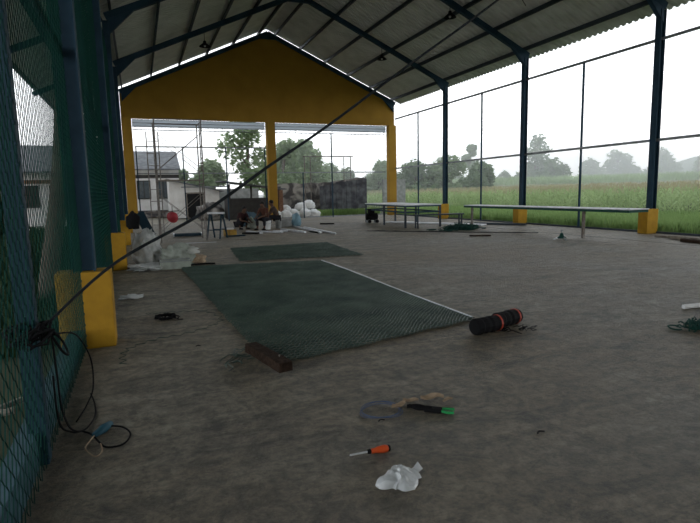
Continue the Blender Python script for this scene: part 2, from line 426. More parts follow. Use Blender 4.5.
# ------------------------------------------------------------------ yellow gable wall
zb0 = 5.5
b = MB(); yw0, yw1 = YB+.10, YB+.25
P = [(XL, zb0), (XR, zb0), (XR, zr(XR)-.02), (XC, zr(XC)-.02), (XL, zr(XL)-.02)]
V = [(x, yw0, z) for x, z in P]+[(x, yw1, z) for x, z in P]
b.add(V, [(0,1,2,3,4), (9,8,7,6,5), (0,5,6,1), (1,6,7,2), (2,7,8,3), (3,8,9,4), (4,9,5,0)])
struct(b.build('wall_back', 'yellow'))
for nm, x, lb in (('l', -.31, 'left'), ('c', 7.2, 'middle'), ('r', 14.83, 'right')):
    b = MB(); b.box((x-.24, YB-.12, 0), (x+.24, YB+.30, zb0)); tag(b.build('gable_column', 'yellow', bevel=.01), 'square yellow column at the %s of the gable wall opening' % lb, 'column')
# corrugated canopy strip and its hanging rail under the yellow wall
for (x0, x1, lb) in ((-.05, 6.95, 'left'), (7.45, 14.58, 'right')):
    t = thing('canopy', 'grey corrugated canopy strip under the yellow wall, %s opening' % lb, 'canopy', (x0, YB+.3, 5.1))
    for q in range(3):
        b = MB(); b.box((0, -.02, .02+q*.17), (x1-x0, .02, .05+q*.17)); b.build('batten', 'grey', t)
    b = MB(); w = x1-x0
    prof = []; q = 0
    V = []; Fs = []
    nz_ = 10
    for i in range(nz_*2+1):
        zz = i*.4/(nz_*2); dy = .06+.025*(i % 2)
        V += [(0, dy, zz), (w, dy, zz)]
    for i in range(nz_*2): Fs.append((2*i, 2*i+1, 2*i+3, 2*i+2))
    b.add(V, Fs); o = b.build('sheet', 'sheet', t)
    b = MB(); b.box((0, 0, -.16), (w, .04, -.12)); b.build('hanging_rail', 'grey', t)
    for q in range(7):
        b = MB(); xx = .15+q*(w-.3)/6; b.box((xx-.015, .005, -.13), (xx+.015, .035, .03)); b.build('hanger', 'grey', t)
b = MB(); b.v = []
P = [(-3.4, 0), (XR, 0), (XR, zr(XR)), (XC, zr(XC)), (-3.4, zr(-3.4))]
b.add([(x, -15.9, z) for x, z in P]+[(x, -15.7, z) for x, z in P], [(0,1,2,3,4), (9,8,7,6,5), (0,5,6,1), (1,6,7,2), (2,7,8,3), (3,8,9,4), (4,9,5,0)])
struct(b.build('wall_added_rear', 'yellow'))  # unseen end wall added behind the camera to keep light out
# net frames closing the gable openings
def gable_frame(label, x0, x1, rails, posts):
    t = thing('gable_net_frame', label, 'frame', (x0, YB+.42, 0))
    for z, a, c in rails:
        b = MB(); b.box((a-x0, -.025, z-.03), (c-x0, .025, z+.03)); b.build('rail', 'grey', t)
    for x, z0, z1 in posts:
        b = MB(); b.box((x-x0-.03, -.03, z0), (x-x0+.03, .03, z1)); b.build('post', 'blue', t)
gable_frame('blue steel net frame across the left gable opening', 0, 7, [(4.1, 0, 6.95), (2.69, 0, 6.95), (1.95, 2.2, 4.7)], [(.05, 0, 4.1), (2.4, 0, 4.1), (4.7, 0, 4.1), (6.9, 0, 4.1)])
gable_frame('blue steel net frame across the right gable opening', 7.45, 14.6, [(2.69, 7.45, 14.58), (.06, 7.45, 14.58)], [(9.15, 0, 2.69), (10.98, 0, 5.0)])
# taller goal-like pipe frame standing in the yard
t = thing('yard_pipe_frame', 'thin pipe frame standing in the yard beyond the right opening', 'frame', (10.3, 34, 0))
for z in (3.9,):
    b = MB(); b.tube([(0, 0, z), (3.6, 0, z)], .035, 6); b.build('top_pipe', 'rust', t)
for x in (0.1, .5, 2.9, 3.4):
    b = MB(); b.tube([(x, 0, 0), (x, 0, 3.9)], .03, 6); b.build('upright_pipe', 'rust', t)

# ------------------------------------------------------------------ pendant lamps
def lamp(x, y, z, label):
    zroof = zr(x)+.1
    t = thing('pendant_lamp', label, 'lamp', (x, y, z), group=None)
    b = MB(); b.tube([(0,0,.22), (0,0,zroof-z)], .012, 6); b.build('stem', 'black', t)
    b = MB(); b.lathe([(.03, .24), (.06, .22), (.07, .14), (.12, .10), (.24, .0), (.235, -.01), (.11, .09), (.03, .12)], 20); b.build('shade', 'black', t, smooth=True)
    b = MB(); b.lathe([(.0, -.02), (.035, -.01), (.045, .03), (.03, .09), (0, .1)], 12); b.build('bulb', 'white', t, smooth=True)
lamp(3.06, 23.86, 7.75, 'black conical pendant lamp under the left roof slope')
lamp(11.36, 23.86, 7.80, 'black conical pendant lamp on the right slope, nearer the yellow wall')
lamp(11.36, 17.86, 7.93, 'black conical pendant lamp on the right slope, nearer the camera')
# loose wire dangling from the right slope
b = MB(); b.tube(smooth_path([(12.0, 14.8, zr(12.0)+.1), (12.02, 14.8, 8.0), (12.15, 14.8, 7.7), (12.3, 14.75, 7.45)]), .012, 5)
tag(b.build('loose_wire', 'black'), 'thin black wire dangling from the right roof slope', 'wire')

# ------------------------------------------------------------------ hanging cable from the near post to the roof
A = [(-.53, 3.6, .76), (-.17, 4.0, 1.05), (.48, 4.5, 1.35), (1.19, 5.0, 1.77), (1.95, 5.4, 2.22), (3.0, 5.62, 2.93), (4.14, 5.86, 3.68), (4.9, 6.0, 4.22), (6.6, 5.95, 5.6)]
A = [(-.55, 3.3, .78)] + A[1:]
t = thing('hanging_cable', 'long dark grey cable slung from the near blue post up to the roof', 'cable', (0, 0, 0))
pp = smooth_path(A+[(9.6, 5.9, 8.4), (10.2, 5.86, zr(10.2)-.12)]); nn = len(pp)
b = MB(); b.tube(pp, [.008+.0065*min(1, i/(nn*.22)) for i in range(nn)], 8); b.build('cable_sheath', 'rope', t, smooth=True)
# black cable wound on the post with a drop to a plug on the floor
t = thing('extension_cord', 'black extension cord knotted round the near blue post, its blue plug on the floor', 'cord', (-.6, 3.2, 0))
b = MB(); kn = []
for i in range(70):
    a = i*.62; rr = .09+.035*math.sin(i*.9); kn.append((-.02+rr*math.cos(a)+.03, -.03+rr*math.sin(a)*1.1, .78+.045*math.sin(i*1.3)+.02*math.sin(i*.37)))
b.tube(kn, .0075, 6); b.build('knot', 'black', t, smooth=True)
def lp_(pts): return [Vector(p)-Vector((-.6, 3.2, 0)) for p in pts]
b = MB(); b.tube(smooth_path(lp_([(-.50, 3.25, .76), (-.50, 3.3, .50), (-.50, 3.35, .28), (-.47, 3.42, .12), (-.42, 3.6, .03), (-.38, 3.85, .01), (-.40, 4.1, .01), (-.44, 4.3, .02)])), .006, 6)
b.tube(smooth_path(lp_([(-.50, 3.3, .74), (-.44, 3.75, .62), (-.40, 4.1, .35), (-.41, 4.2, .1), (-.45, 4.05, .02), (-.49, 3.8, .012)])), .0055, 6)
b.tube(smooth_path(lp_([(-.50, 3.2, .78), (-.46, 3.25, .66), (-.44, 3.35, .60), (-.47, 3.42, .66), (-.50, 3.35, .74)])), .007, 6)
b.build('cord_drop', 'black', t, smooth=True)
fl = [(-.52, 3.3, .5), (-.52, 3.35, .2), (-.49, 3.55, .05), (-.44, 3.62, .012), (-.38, 3.55, .012), (-.33, 3.42, .012), (-.28, 3.32, .012), (-.19, 3.32, .012), (-.15, 3.45, .012), (-.20, 3.58, .014), (-.29, 3.60, .03)]
b = MB(); b.tube(smooth_path(lp_(fl)), .006, 6); b.build('cord_loop', 'black', t, smooth=True)
b = MB(); b.tube(lp_([(-.36, 3.50, .022), (-.31, 3.57, .028), (-.27, 3.63, .03)]), [.018, .03, .02], 10); b.build('plug', 'teal', t, smooth=True)
b = MB(); b.tube(smooth_path(lp_([(-.36, 3.50, .02), (-.40, 3.38, .01), (-.37, 3.28, .01), (-.33, 3.22, .012), (-.30, 3.24, .03), (-.31, 3.30, .05)])), .0045, 6); b.build('cord_tail', 'leafdry', t, smooth=True)

# ------------------------------------------------------------------ chain-link sheets lying on the slab
def floor_net(name, quad, p, label, z=.012, seed=1, r=.005):
    # quad corners A(left far) B(right far) C(right near) D(left near)
    A_, B_, C_, D_ = [Vector((*q, 0)) for q in quad]
    nu = int((B_-A_).length/p); nv = int((A_-D_).length/p); rg = random.Random(seed)
    V = []; Fs = []
    def pt(u, v, h):
        # border wobble like a sheet that is not pulled straight
        q = (D_*(1-u)+C_*u)*(1-v)+(A_*(1-u)+B_*u)*v
        return (q.x+.03*noise.noise(Vector((u*7, v*9, seed))), q.y+.03*noise.noise(Vector((u*9, v*7, seed+4))), h)
    for layer in range(2):
        off = layer*.5/nu; hz = z+layer*.012
        for i in range(nu):
            base = len(V)
            for k_ in range(nv*1+1):
                side = (k_+i) % 2; u = min(1, (i+side*1.05+rg.uniform(-.3, .3))/nu+off*(.9)); v = min(1, (k_+rg.uniform(-.3, .3))/nv+layer*.4/nv)
                wv = .006+.008*max(0, noise.noise(Vector((u*6, v*12, 3+seed))))
                x, y, h = pt(u, v, hz+(wv if side else 0)+rg.uniform(0, .003))
                for (a, c) in ((r, 0), (-r*.5, r*.87), (-r*.5, -r*.87)): V.append((x+a, y, h+c))
            for k_ in range(nv):
                for q in range(3):
                    q2 = (q+1) % 3; Fs.append((base+k_*3+q, base+k_*3+q2, base+(k_+1)*3+q2, base+(k_+1)*3+q))
    b = MB(); b.v = V; b.f = Fs
    return tag(b.build(name, 'netfloor'), label, 'net')
floor_net('chain_link_sheet', [(.72, 11.4), (3.62, 10.8), (3.50, 4.95), (.95, 4.35)], .036, 'large green chain-link sheet spread on the floor under the dark timber', seed=2)
floor_net('chain_link_sheet', [(2.26, 14.7), (5.14, 14.8), (4.84, 11.3), (2.01, 11.75)], .06, 'smaller green chain-link sheet spread on the floor behind the large one', seed=5)
b = MB(); b.tube(smooth_path([(3.62, 10.8, .03), (3.60, 9, .035), (3.53, 7, .03), (3.49, 5.0, .03)]), .011, 6)
tag(b.build('selvage_wire', 'galv'), 'pale thick wire along the right edge of the large green sheet', 'wire')
# loose wire ends at the near left corner of the large sheet
b = MB(); rg = random.Random(3)
for i in range(16):
    x, y = .82+rg.uniform(-.06, .15), 4.35+rg.uniform(0, .7); P_ = [(x, y, .02)]
    for k_ in range(5): x += rg.uniform(-.09, .05); y += rg.uniform(-.10, .03); P_.append((x, y, .012+rg.uniform(0, .03)))
    b.tube(P_, .005, 4)
tag(b.build('wire_tangle', 'netfloor'), 'tangle of loose green wire ends beside the dark timber', 'wire')
# zigzag wire strand lying on the floor by the first pedestal
b = MB(); path = smooth_path([(-.23, 5.0, 0), (-.22, 5.45, 0), (.05, 5.75, 0), (.45, 5.9, 0), (.82, 6.3, 0), (.7, 6.9, 0), (.3, 7.05, 0), (-.02, 7.1, 0)], 6)
P_ = []
for i, p_ in enumerate(path):
    d = (path[min(i+1, len(path)-1)]-path[max(0, i-1)]).normalized(); s_ = .032 if i % 2 else -.032
    P_.append((p_.x-d.y*s_, p_.y+d.x*s_, .006))
b.tube(P_, .0028, 4); tag(b.build('wire_strand', 'net'), 'single zigzag strand of fence wire lying by the first yellow pedestal', 'wire')
# green wire rolled at the right edge and pile near benches
def heap(name, c, rx, ry, h, n_, label, m_='net', r=.008, seed=1):
    rg = random.Random(seed); b = MB()
    for i in range(n_):
        a0 = rg.uniform(0, 6.28); cx = rg.gauss(0, .35)*rx; cy = rg.gauss(0, .35)*ry; rad = rg.uniform(.15, .45)*min(rx, ry)
        P_ = []
        for k_ in range(12):
            a = a0+k_*.45; e = math.exp(-((cx/rx)**2+(cy/ry)**2)*2)
            P_.append((cx+rad*math.cos(a)*rx/ry*.7, cy+rad*math.sin(a), .012+h*e*(.5+.5*math.sin(a*1.3+i))*rg.uniform(.3, 1)))
        b.tube(P_, r, 4)
    return tag(b.build(name, m_, loc=c), label, 'wire')
heap('wire_heap', (11.2, 16.8, 0), 1.1, .55, .28, 70, 'dark green heap of fence wire on the floor before the low bench', r=.014, seed=2)
heap('wire_coil', (5.28, 3.62, 0), .24, .16, .12, 22, 'green coil of wire at the right edge of the photo', r=.008, seed=5)

# ------------------------------------------------------------------ foreground items
# dark timber
t = thing('timber_block', 'short thick dark timber lying on the corner of the large green sheet', 'timber', (.955, 4.42, .045), R(-78))
b = MB(); rg = random.Random(4); L_ = .36
V = []; Fs = []; N_ = 12
for i in range(N_+1):
    x = -L_+2*L_*i/N_
    for (y, z) in ((-.06, 0), (.06, 0), (.06, .08), (-.06, .08)): V.append((x, y+rg.uniform(-.003, .003), z+rg.uniform(-.003, .003)))
for i in range(N_):
    for q in range(4): q2 = (q+1) % 4; Fs.append((i*4+q, (i+1)*4+q, (i+1)*4+q2, i*4+q2))
Fs += [(0, 1, 2, 3), (N_*4+3, N_*4+2, N_*4+1, N_*4)]
b.add(V, Fs); b.build('timber_body', 'wood', t, bevel=.004)
b = MB(); b.tube([(.2, .02, .07), (.2, .02, .095)], .004, 6); b.tube([(.2, .02, .095), (.2, .02, .098)], .008, 6); b.build('nail', 'rust', t)

# pair of black rolled spools with red rings (near end of the sheet)
def spool(x, y, rz, label):
    t = thing('black_roll', label, 'roll', (x, y, .085), rz, 'black rolls with red rings')
    b = MB(); pr = [(-.19, .0), (-.19, .075), (-.175, .088), (-.12, .09), (-.10, .082), (-.05, .088), (.0, .080), (.03, .09), (.09, .083), (.135, .085)]
    def L(prof, nm, mm, n_=12):
        V = []; Fs = []
        for px, r_ in prof:
            for k_ in range(n_):
                a = 2*math.pi*k_/n_; V.append((px, r_*math.cos(a), r_*math.sin(a)))
        for i in range(len(prof)-1):
            for k_ in range(n_): k2 = (k_+1) % n_; Fs.append((i*n_+k_, i*n_+k2, (i+1)*n_+k2, (i+1)*n_+k_))
        bb = MB(); bb.add(V, Fs); return bb.build(nm, mm, t)
    L(pr, 'roll_body', 'black'); L([(.130, .07), (.135, .089), (.155, .089), (.160, .07)], 'ring', 'redglow')
    L([(.155, .07), (.16, .086), (.19, .082), (.195, .03), (.185, .0)], 'end_cap', 'black')
spool(3.31, 4.47, R(10), 'black roll with a red ring touching the green sheet, the left one of two')
spool(3.66, 4.60, R(16), 'black roll with a red ring at its right end, the right one of two')
b = MB(); rg = random.Random(9)
for i in range(14):
    x, y = 3.5+rg.uniform(-.25, .3), 4.40+rg.uniform(-.05, .1); P_ = [(x, y, .01)]
    for k_ in range(4): x += rg.uniform(-.06, .06); y += rg.uniform(-.05, .03); P_.append((x, y, .01+rg.uniform(0, .04)))
    b.tube(P_, .005, 4)
tag(b.build('wire_tangle', 'black'), 'loose black wire ends under the two black rolls', 'wire')

# screwdriver
t = thing('screwdriver', 'screwdriver with an orange and black handle lying on the floor', 'screwdriver', (1.215, 2.605, .020), R(-3))
def xl(prof, nm, mm, par, n_=14):
    V = []; Fs = []
    for px, r_ in prof:
        for k_ in range(n_):
            a = 2*math.pi*k_/n_; rr = r_*(1+.06*math.cos(a*6)); V.append((px, rr*math.cos(a), rr*math.sin(a)))
    for i in range(len(prof)-1):
        for k_ in range(n_): k2 = (k_+1) % n_; Fs.append((i*n_+k_, i*n_+k2, (i+1)*n_+k2, (i+1)*n_+k_))
    bb = MB(); bb.add(V, Fs); return bb.build(nm, mm, par, smooth=True)
xl([(-.075, .006), (-.07, .015), (-.05, .014), (-.03, .019), (0, .022), (.02, .021), (.03, .016)], 'handle', 'orange', t)
xl([(.03, .016), (.034, .019), (.042, .016), (.044, 0)], 'handle_end', 'black', t)
xl([(-.098, .003), (-.096, .012), (-.078, .014), (-.074, .008)], 'collar', 'black', t)
xl([(-.205, .001), (-.20, .006), (-.19, .0055), (-.096, .0055)], 'shank', 'galvbright', t)

# crumpled plastic bag
def blob(name, c, rad, m_, label=None, cat=None, seed=1, rough=.3, freq=2.2, sub=3, parent=None, crease=.0, flat=0):
    import bmesh
    bm = bmesh.new(); bmesh.ops.create_icosphere(bm, subdivisions=sub, radius=1)
    for v in bm.verts:
        n1 = noise.noise(v.co*freq+Vector((seed*7.3, 0, 0))); n2 = abs(noise.noise(v.co*freq*2.7+Vector((0, seed*3.1, 0))))
        n3 = noise.noise(v.co*freq*6+Vector((0, 0, seed)))
        k2 = 1+rough*n1-crease*n2+rough*.25*n3
        q = v.co*k2; z = q.z
        if z < -.55: z = -.55-(z+.55)*.1
        v.co = Vector((q.x*rad[0], q.y*rad[1], (z+.55)*rad[2]))
    me = bpy.data.meshes.new(name); bm.to_mesh(me); bm.free(); me.materials.append(K[m_]); me.shade_smooth()
    o = bpy.data.objects.new(name, me); C.objects.link(o); o.location = c
    if parent: o.parent = parent
    if label: tag(o, label, cat)
    return o
t = thing('plastic_bag', 'crumpled white plastic bag on the floor by the screwdriver', 'bag', (1.185, 2.30, 0))
V = []; Fs = []; N_ = 34
co = [Vector(q) for q in ((-.155, -.03), (.005, -.125), (.125, .045), (-.015, .125))]
def bagp(u, v):
    q = (co[0]*(1-u)+co[1]*u)*(1-v)+(co[3]*(1-u)+co[2]*u)*v
    w = noise.noise(Vector((u*3.1, v*3.1, 1.7)))*.045; w2 = noise.noise(Vector((u*3.4, v*2.9, 8.2)))*.05
    return q+Vector((w, w2))
for lay_ in (0, 1):
    for a in range(N_+1):
        for c in range(N_+1):
            u, v = a/N_, c/N_; q = bagp(u, v); e = (max(0, 16*u*(1-u)*v*(1-v)))**.45
            r1 = 1-abs(noise.noise(Vector((u*3.3, v*2.6, 5))))*2.2; r2 = 1-abs(noise.noise(Vector((u*8, v*7, 9))))*2
            z = .003+e*(.030+.026*r1+.010*r2) if lay_ else .002
            V.append((q.x, q.y, max(.002, z)))
W_ = N_+1
for a in range(N_):
    for c in range(N_):
        k2 = a*W_+c; Fs.append((k2, k2+W_, k2+W_+1, k2+1)); k2 += W_*W_; Fs.append((k2, k2+1, k2+W_+1, k2+W_))
b = MB(); b.add(V, Fs); b.build('bag_body', 'bagbright', t, smooth=True)
b = MB(); b.add([(.07, .035, .02), (.115, .05, .05), (.13, .02, .02), (.075, .0, .01)], [(0, 1, 2), (0, 2, 3)])
o = b.build('bag_handle', 'bagbright', t); s_ = o.modifiers.new('t', 'SOLIDIFY'); s_.thickness = .002
# loose thin blue wire loops
b = MB(); P_ = []
for i in range(90):
    a = i*.21; rr = .13+.015*math.sin(i*.31)+.01*math.sin(i*.13); P_.append((rr*math.cos(a)*1.05+.01*math.sin(i*.07), rr*math.sin(a)*.95, .004+.012*(.5+.5*math.sin(i*.4))))
P_ += [(.17, .03, .006), (.25, .09, .006), (.3, .11, .006)]
b.tube(smooth_path(P_, 2), .0028, 5); tag(b.build('wire_loop', 'bluewire', loc=(1.44, 3.12, 0)), 'thin blue-grey wire coiled loosely on the floor', 'wire')
# cluster: black tool with green grips, dry leaves
t = thing('cutting_pliers', 'black pliers with bright green grips lying among dry leaves', 'pliers', (1.76, 2.98, 0), R(-38))
b = MB(); b.tube(smooth_path([(-.17, .0, .02), (-.10, .02, .022), (-.03, .0, .022), (0, 0, .024)]), .014, 8); b.tube(smooth_path([(-.16, .03, .015), (-.08, -.02, .02), (0, .0, .022)]), .013, 8); b.build('jaws', 'black', t, smooth=True)
for s_ in (-1, 1):
    b = MB(); b.tube(smooth_path([(0, 0, .02), (.05, .016*s_, .018), (.11, .03*s_+.005, .013), (.15, .028*s_+.012, .012)]), [.008]+[.010]*17+[.008], 8); b.build('grip', 'greenplastic', t, smooth=True)
b = MB(); b.box((-.05, -.035, .002), (.07, .028, .03)); b.build('blade_housing', 'black', t, bevel=.008)
def leafp(x, y, rz, s, label, seed):
    rg = random.Random(seed); b = MB(); V = []; Fs = []; n_ = 8
    for i in range(n_+1):
        f = i/n_; w = math.sin(math.pi*min(1, f*.93+.04))*.4*(1+.25*rg.uniform(-1, 1))
        for j, q in enumerate((-1, -.4, .4, 1)): V.append(((f-.5)*s, q*w*s*.5, .006+s*.16*abs(q)**1.2+s*.05*math.sin(f*7+seed)+s*.05))
    for i in range(n_):
        for j in range(3): Fs.append((i*4+j, (i+1)*4+j, (i+1)*4+j+1, i*4+j+1))
    b.add(V, Fs); o = b.build('dry_leaf', 'leafdry', loc=(x, y, 0)); o.rotation_euler = (0, 0, rz)
    m_ = o.modifiers.new('t', 'SOLIDIFY'); m_.thickness = .003
    return tag(o, label, 'leaf')
leafp(1.58, 3.12, .3, .13, 'curled dry brown leaf at the left end of the pliers', 1)
leafp(1.70, 3.17, -.4, .11, 'dry brown leaf just behind the pliers', 2)
leafp(1.86, 3.14, -.25, .17, 'largest dry tan leaf behind the green plier grips', 3)
leafp(1.95, 3.08, .2, .09, 'small dry leaf right of the pliers', 4)
# coil of black wire / dark ring
t = thing('wire_coil', 'flat coil of black wire on the floor right of the first yellow pedestal', 'wire', (.21, 6.72, 0))
b = MB(); P_ = []
for i in range(160):
    a = i*.33; rr = .07+.06*((i*.37) % 1); P_.append((rr*math.cos(a), rr*math.sin(a)*1.1, .012+.03*((i*.61) % 1)))
b.tube(smooth_path(P_, 2), .009, 5); b.build('coil', 'black', t, smooth=True)
b = MB(); b.tube(smooth_path([(.1, .05, .03), (.16, .0, .012), (.13, -.12, .01), (.19, -.16, .01)]), .006, 5); b.build('coil_end', 'black', t)
# scrap of white film
t = blob('film_scrap', (-.20, 8.3, 0), (.16, .08, .045), 'bag', 'small scrap of white plastic film beyond the first yellow pedestal', 'plastic scrap', seed=8, rough=.7, crease=.5)
b = MB(); b.tube([(6.05, 4.30, .03), (6.75, 4.22, .03)], .028, 12); tag(b.build('pipe_piece', 'white'), 'end of a white pipe on the floor at the right edge', 'pipe')
# crumbs of dark debris
k_ = 0
for (x, y, s, lb) in ((1.38, 2.98, .02, 'small dark wire scrap below the blue wire loops'), (2.2, 2.42, .025, 'small dark chip of debris right of the plastic bag'), (.45, 5.3, .02, 'tiny dark chip left of the green sheet')):
    b = MB(); b.tube(smooth_path([(-s, 0, .005), (0, s*.5, .009), (s*1.3, s*.2, .005)]), s*.22, 5); tag(b.build('debris_scrap', 'black', loc=(x, y, 0)), lb, 'debris')

# ------------------------------------------------------------------ sacks and sheeting by the third left pedestal
t = thing('plastic_sack', 'tall translucent white plastic sack tied at the top, by the third left pedestal', 'sack', (.10, 12.3, 0))
blob('sack_body', (0, 0, 0), (.30, .28, .52), 'bag', seed=11, rough=.4, crease=.5, freq=2.8, parent=t, sub=4)
blob('sack_neck', (-.02, 0, .52), (.13, .12, .16), 'bag', seed=12, rough=.5, crease=.5, parent=t)
b = MB(); b.tube([(-.03+.05*math.cos(a*.7), .05*math.sin(a*.7), .56) for a in range(10)], .012, 6); b.build('tie', 'black', t)
blob('film_heap', (.08, 11.55, 0), (.42, .34, .08), 'bag', 'spread heap of white plastic film in front of the tall white sack', 'plastic film', seed=14, rough=.6, crease=.5, freq=2.6, sub=4)
t = thing('grey_sack', 'full dusty grey-green sack lying right of the tall white sack', 'sack', (.72, 12.0, 0), R(-10))
blob('sack_body', (0, 0, 0), (.36, .30, .32), 'sackgrey', seed=21, rough=.35, crease=.45, freq=2.8, parent=t, sub=4)
blob('sack_mouth', (.26, .02, .24), (.22, .22, .10), 'sack', seed=22, rough=.5, crease=.5, parent=t)
blob('cement_sack', (1.08, 12.1, 0), (.26, .20, .13), 'leafdry', 'small brown paper sack slumped right of the grey-green sack', 'sack', seed=25, rough=.4, crease=.3)
t = thing('low_crate', 'low grey-green crate in front of the grey-green sack', 'crate', (.62, 11.45, 0))
b = MB(); b.box((-.3, -.16, 0), (.3, .16, .03)); b.box((-.3, -.16, .03), (-.28, .16, .16)); b.box((.28, -.16, .03), (.3, .16, .16)); b.box((-.28, -.16, .03), (.28, -.14, .16)); b.box((-.28, .14, .03), (.28, .16, .16)); b.build('crate_body', 'sackgrey', t)
b = MB(); b.bar((-.31, -.17, .165), (.31, -.17, .165), .02, .02); b.bar((-.31, .17, .165), (.31, .17, .165), .02, .02); b.build('rim', 'grey', t)
b = MB(); b.tube(smooth_path([(.95, 11.55, .03), (1.2, 11.7, .02), (1.45, 11.62, .02)]), .02, 6); tag(b.build('dark_hose', 'black'), 'short dark hose end right of the low crate', 'hose')
# black bag hanging on the column and blue trousers-like sheet leaning
blob('black_bag', (-.20, 17.56, .50), (.20, .16, .34), 'black', 'black bag slung on the third left pedestal', 'bag', seed=31, rough=.35, crease=.2)
b = MB(); b.bar((-.02, 18.3, .98), (.38, 18.1, 0.02), .05, .30, up=(1, 0, .4)); b.bar((.0, 18.3, 1.0), (.17, 18.35, 0.02), .04, .10, up=(1, 0, .4))
tag(b.build('folded_stand', 'bluelight', bevel=.01), 'blue folded stand leaning beside the left gable column', 'stand')

# ------------------------------------------------------------------ scaffold tower
def scaffold():
    t = thing('scaffold_tower', 'two-storey worn steel scaffold tower before the left gable opening', 'scaffold', (.6, 17.9, 0))
    W, D_, H = 1.42, 1.25, 1.95
    for lv in range(2):
        z0 = lv*H
        for x in (0, W):
            f = thing('end_frame', None, None); f.parent = t; f.location = (x, 0, z0)
            for y in (0, D_):
                b = MB(); b.tube([(0, y, 0), (0, y, H)], .021, 8); b.build('upright', 'rust', f)
            b = MB()
            for z in (.35, .75, 1.15, 1.55, 1.9): b.tube([(0, 0, z), (0, D_*(1 if z in (1.9, .35) else .36), z)], .016, 6)
            b.tube([(0, D_*.36, .35), (0, D_*.36, 1.9)], .018, 6)
            b.build('rungs', 'rust', f)
        for y in (0, D_):
            b = MB(); b.tube([(0, y, z0+.35), (W, y, z0+1.55)], .009, 6); b.tube([(W, y, z0+.35), (0, y, z0+1.55)], .009, 6); b.build('cross_brace', 'rust', t)
    for y in (0, D_):
        b = MB(); b.tube([(-.05, y, 2*H), (W+.05, y, 2*H)], .02, 6); b.build('top_rail', 'rust', t)
    b = MB(); b.box((.02, .05, H+.02), (W-.02, .5, H+.06)); b.build('plank_deck', 'plank', t)
    return t
scaffold()
# second narrow scaffold frame standing to the left rear
t = thing('ladder_scaffold', 'single ladder-like scaffold frame standing left behind the scaffold tower', 'scaffold', (.42, 21.5, 0))
for x in (0, .42):
    b = MB(); b.tube([(x, 0, 0), (x, 0, 3.9)], .022, 6); b.build('upright', 'rust', t)
for q in range(8):
    b = MB(); b.tube([(0, 0, .4+q*.45), (.42, 0, .4+q*.45)], .014, 6); b.build('rung', 'rust', t)
b = MB(); b.tube([(.55, 19.4, .95), (.2, 19.4, .95), (.15, 19.4, .8), (.15, 19.4, 0)], .02, 6); b.tube([(.55, 19.4, .95), (1.3, 19.4, .97)], .02, 6)
tag(b.build('bent_pipe', 'rust'), 'bent steel pipe fixed low behind the scaffold tower', 'pipe')
t = thing('safety_helmet', 'red helmet hanging on the scaffold tower', 'helmet', (.98, 17.8, .82))
b = MB(); b.lathe([(.0, .17), (.07, .16), (.13, .11), (.155, .03), (.16, 0), (.19, -.01), (.19, -.02), (.15, -.01)], 18); o = b.build('shell', 'red', t, smooth=True); o.rotation_euler = (R(70), 0, .4)
b = MB(); b.tube([(0, .02, .05), (0, .06, .35)], .008, 5); b.build('strap', 'black', t)

# flat blue frame and standing blue trestle
t = thing('flat_blue_frame', 'blue and silver steel frame lying flat below the scaffold tower', 'frame', (1.1, 19.9, 0), R(-4))
for y in (0, .3, .6): b = MB(); b.box((0, y, .03), (.95, y+.05, .10)); b.build('rail', 'bluelight', t)
for x in (-.04, .95): b = MB(); b.box((x, -.03, .02), (x+.05, .68, .12)); b.build('end_rail', 'galv', t)
t = thing('blue_trestle', 'blue steel trestle with a silver top bar right of the scaffold tower', 'trestle', (2.45, 18.6, 0), R(-35))
for k_, (x, y0, y1) in enumerate(((-.22, -.05, -.28), (.22, -.05, -.28), (-.22, .05, .28), (.22, .05, .28))):
    b = MB(); b.bar((x, y0, .84), (x*1.1, y1, .0), .045, .045); b.build('leg', 'bluelight', t)
b = MB(); b.box((-.30, -.07, .84), (.30, .07, .90)); b.build('top_bar', 'galv', t, bevel=.008)
for y, z in ((-.2, .3), (.2, .3)):
    b = MB(); b.bar((-.23, y, z), (.23, y, z), .03, .03); b.build('cross_bar', 'bluelight', t)
t = thing('blue_trestle_bar', 'dark blue bars on the floor right of the blue trestle', 'bar', (3.0, 19.0, 0))
b = MB(); b.box((-.2, 0, .0), (.5, .05, .05)); b.build('bar', 'bluelight', t)

# silver pipes and offcuts
def bar_on_floor(a, c, w, h, m_, label, nm='steel_bar', cat='bar'):
    b = MB(); b.bar((a[0], a[1], h/2+.005), (c[0], c[1], h/2+.005), w, h); return tag(b.build(nm, m_, bevel=.004), label, cat)
bar_on_floor((5.35, 21.0), (5.72, 18.9), .09, .07, 'galv', 'short silver steel channel in front of the grey block')
bar_on_floor((6.35, 23.2), (6.15, 18.3), .07, .06, 'galv', 'long silver pipe pointing at the camera right of the short channel', 'steel_pipe', 'pipe')
bar_on_floor((6.5, 21.6), (6.45, 17.6), .07, .06, 'galv', 'long silver pipe, the rightmost on the floor before the gable', 'steel_pipe', 'pipe')
bar_on_floor((3.95, 21.0), (4.22, 19.6), .12, .05, 'galv', 'bright silver offcut in front of the crouching people, left one')
bar_on_floor((4.35, 20.6), (5.0, 19.5), .12, .05, 'galv', 'bright silver offcut in front of the crouching people, middle one')
bar_on_floor((4.9, 20.5), (5.3, 19.9), .10, .05, 'galv', 'bright silver offcut below the white bucket, right one')
bar_on_floor((3.2, 23.4), (3.9, 23.4), .10, .07, 'grey', 'grey bar on the floor left of the crouching person')
bar_on_floor((3.6, 20.0), (4.1, 19.6), .20, .06, 'black', 'dark flat tool case right of the ochre box')
bar_on_floor((1.25, 17.2), (2.2, 17.0), .05, .015, 'whitepole', 'thin pale strip on the floor before the far green sheet')
bar_on_floor((2.9, 17.6), (3.5, 17.4), .05, .02, 'plank', 'thin wooden strip on the floor before the ochre box')
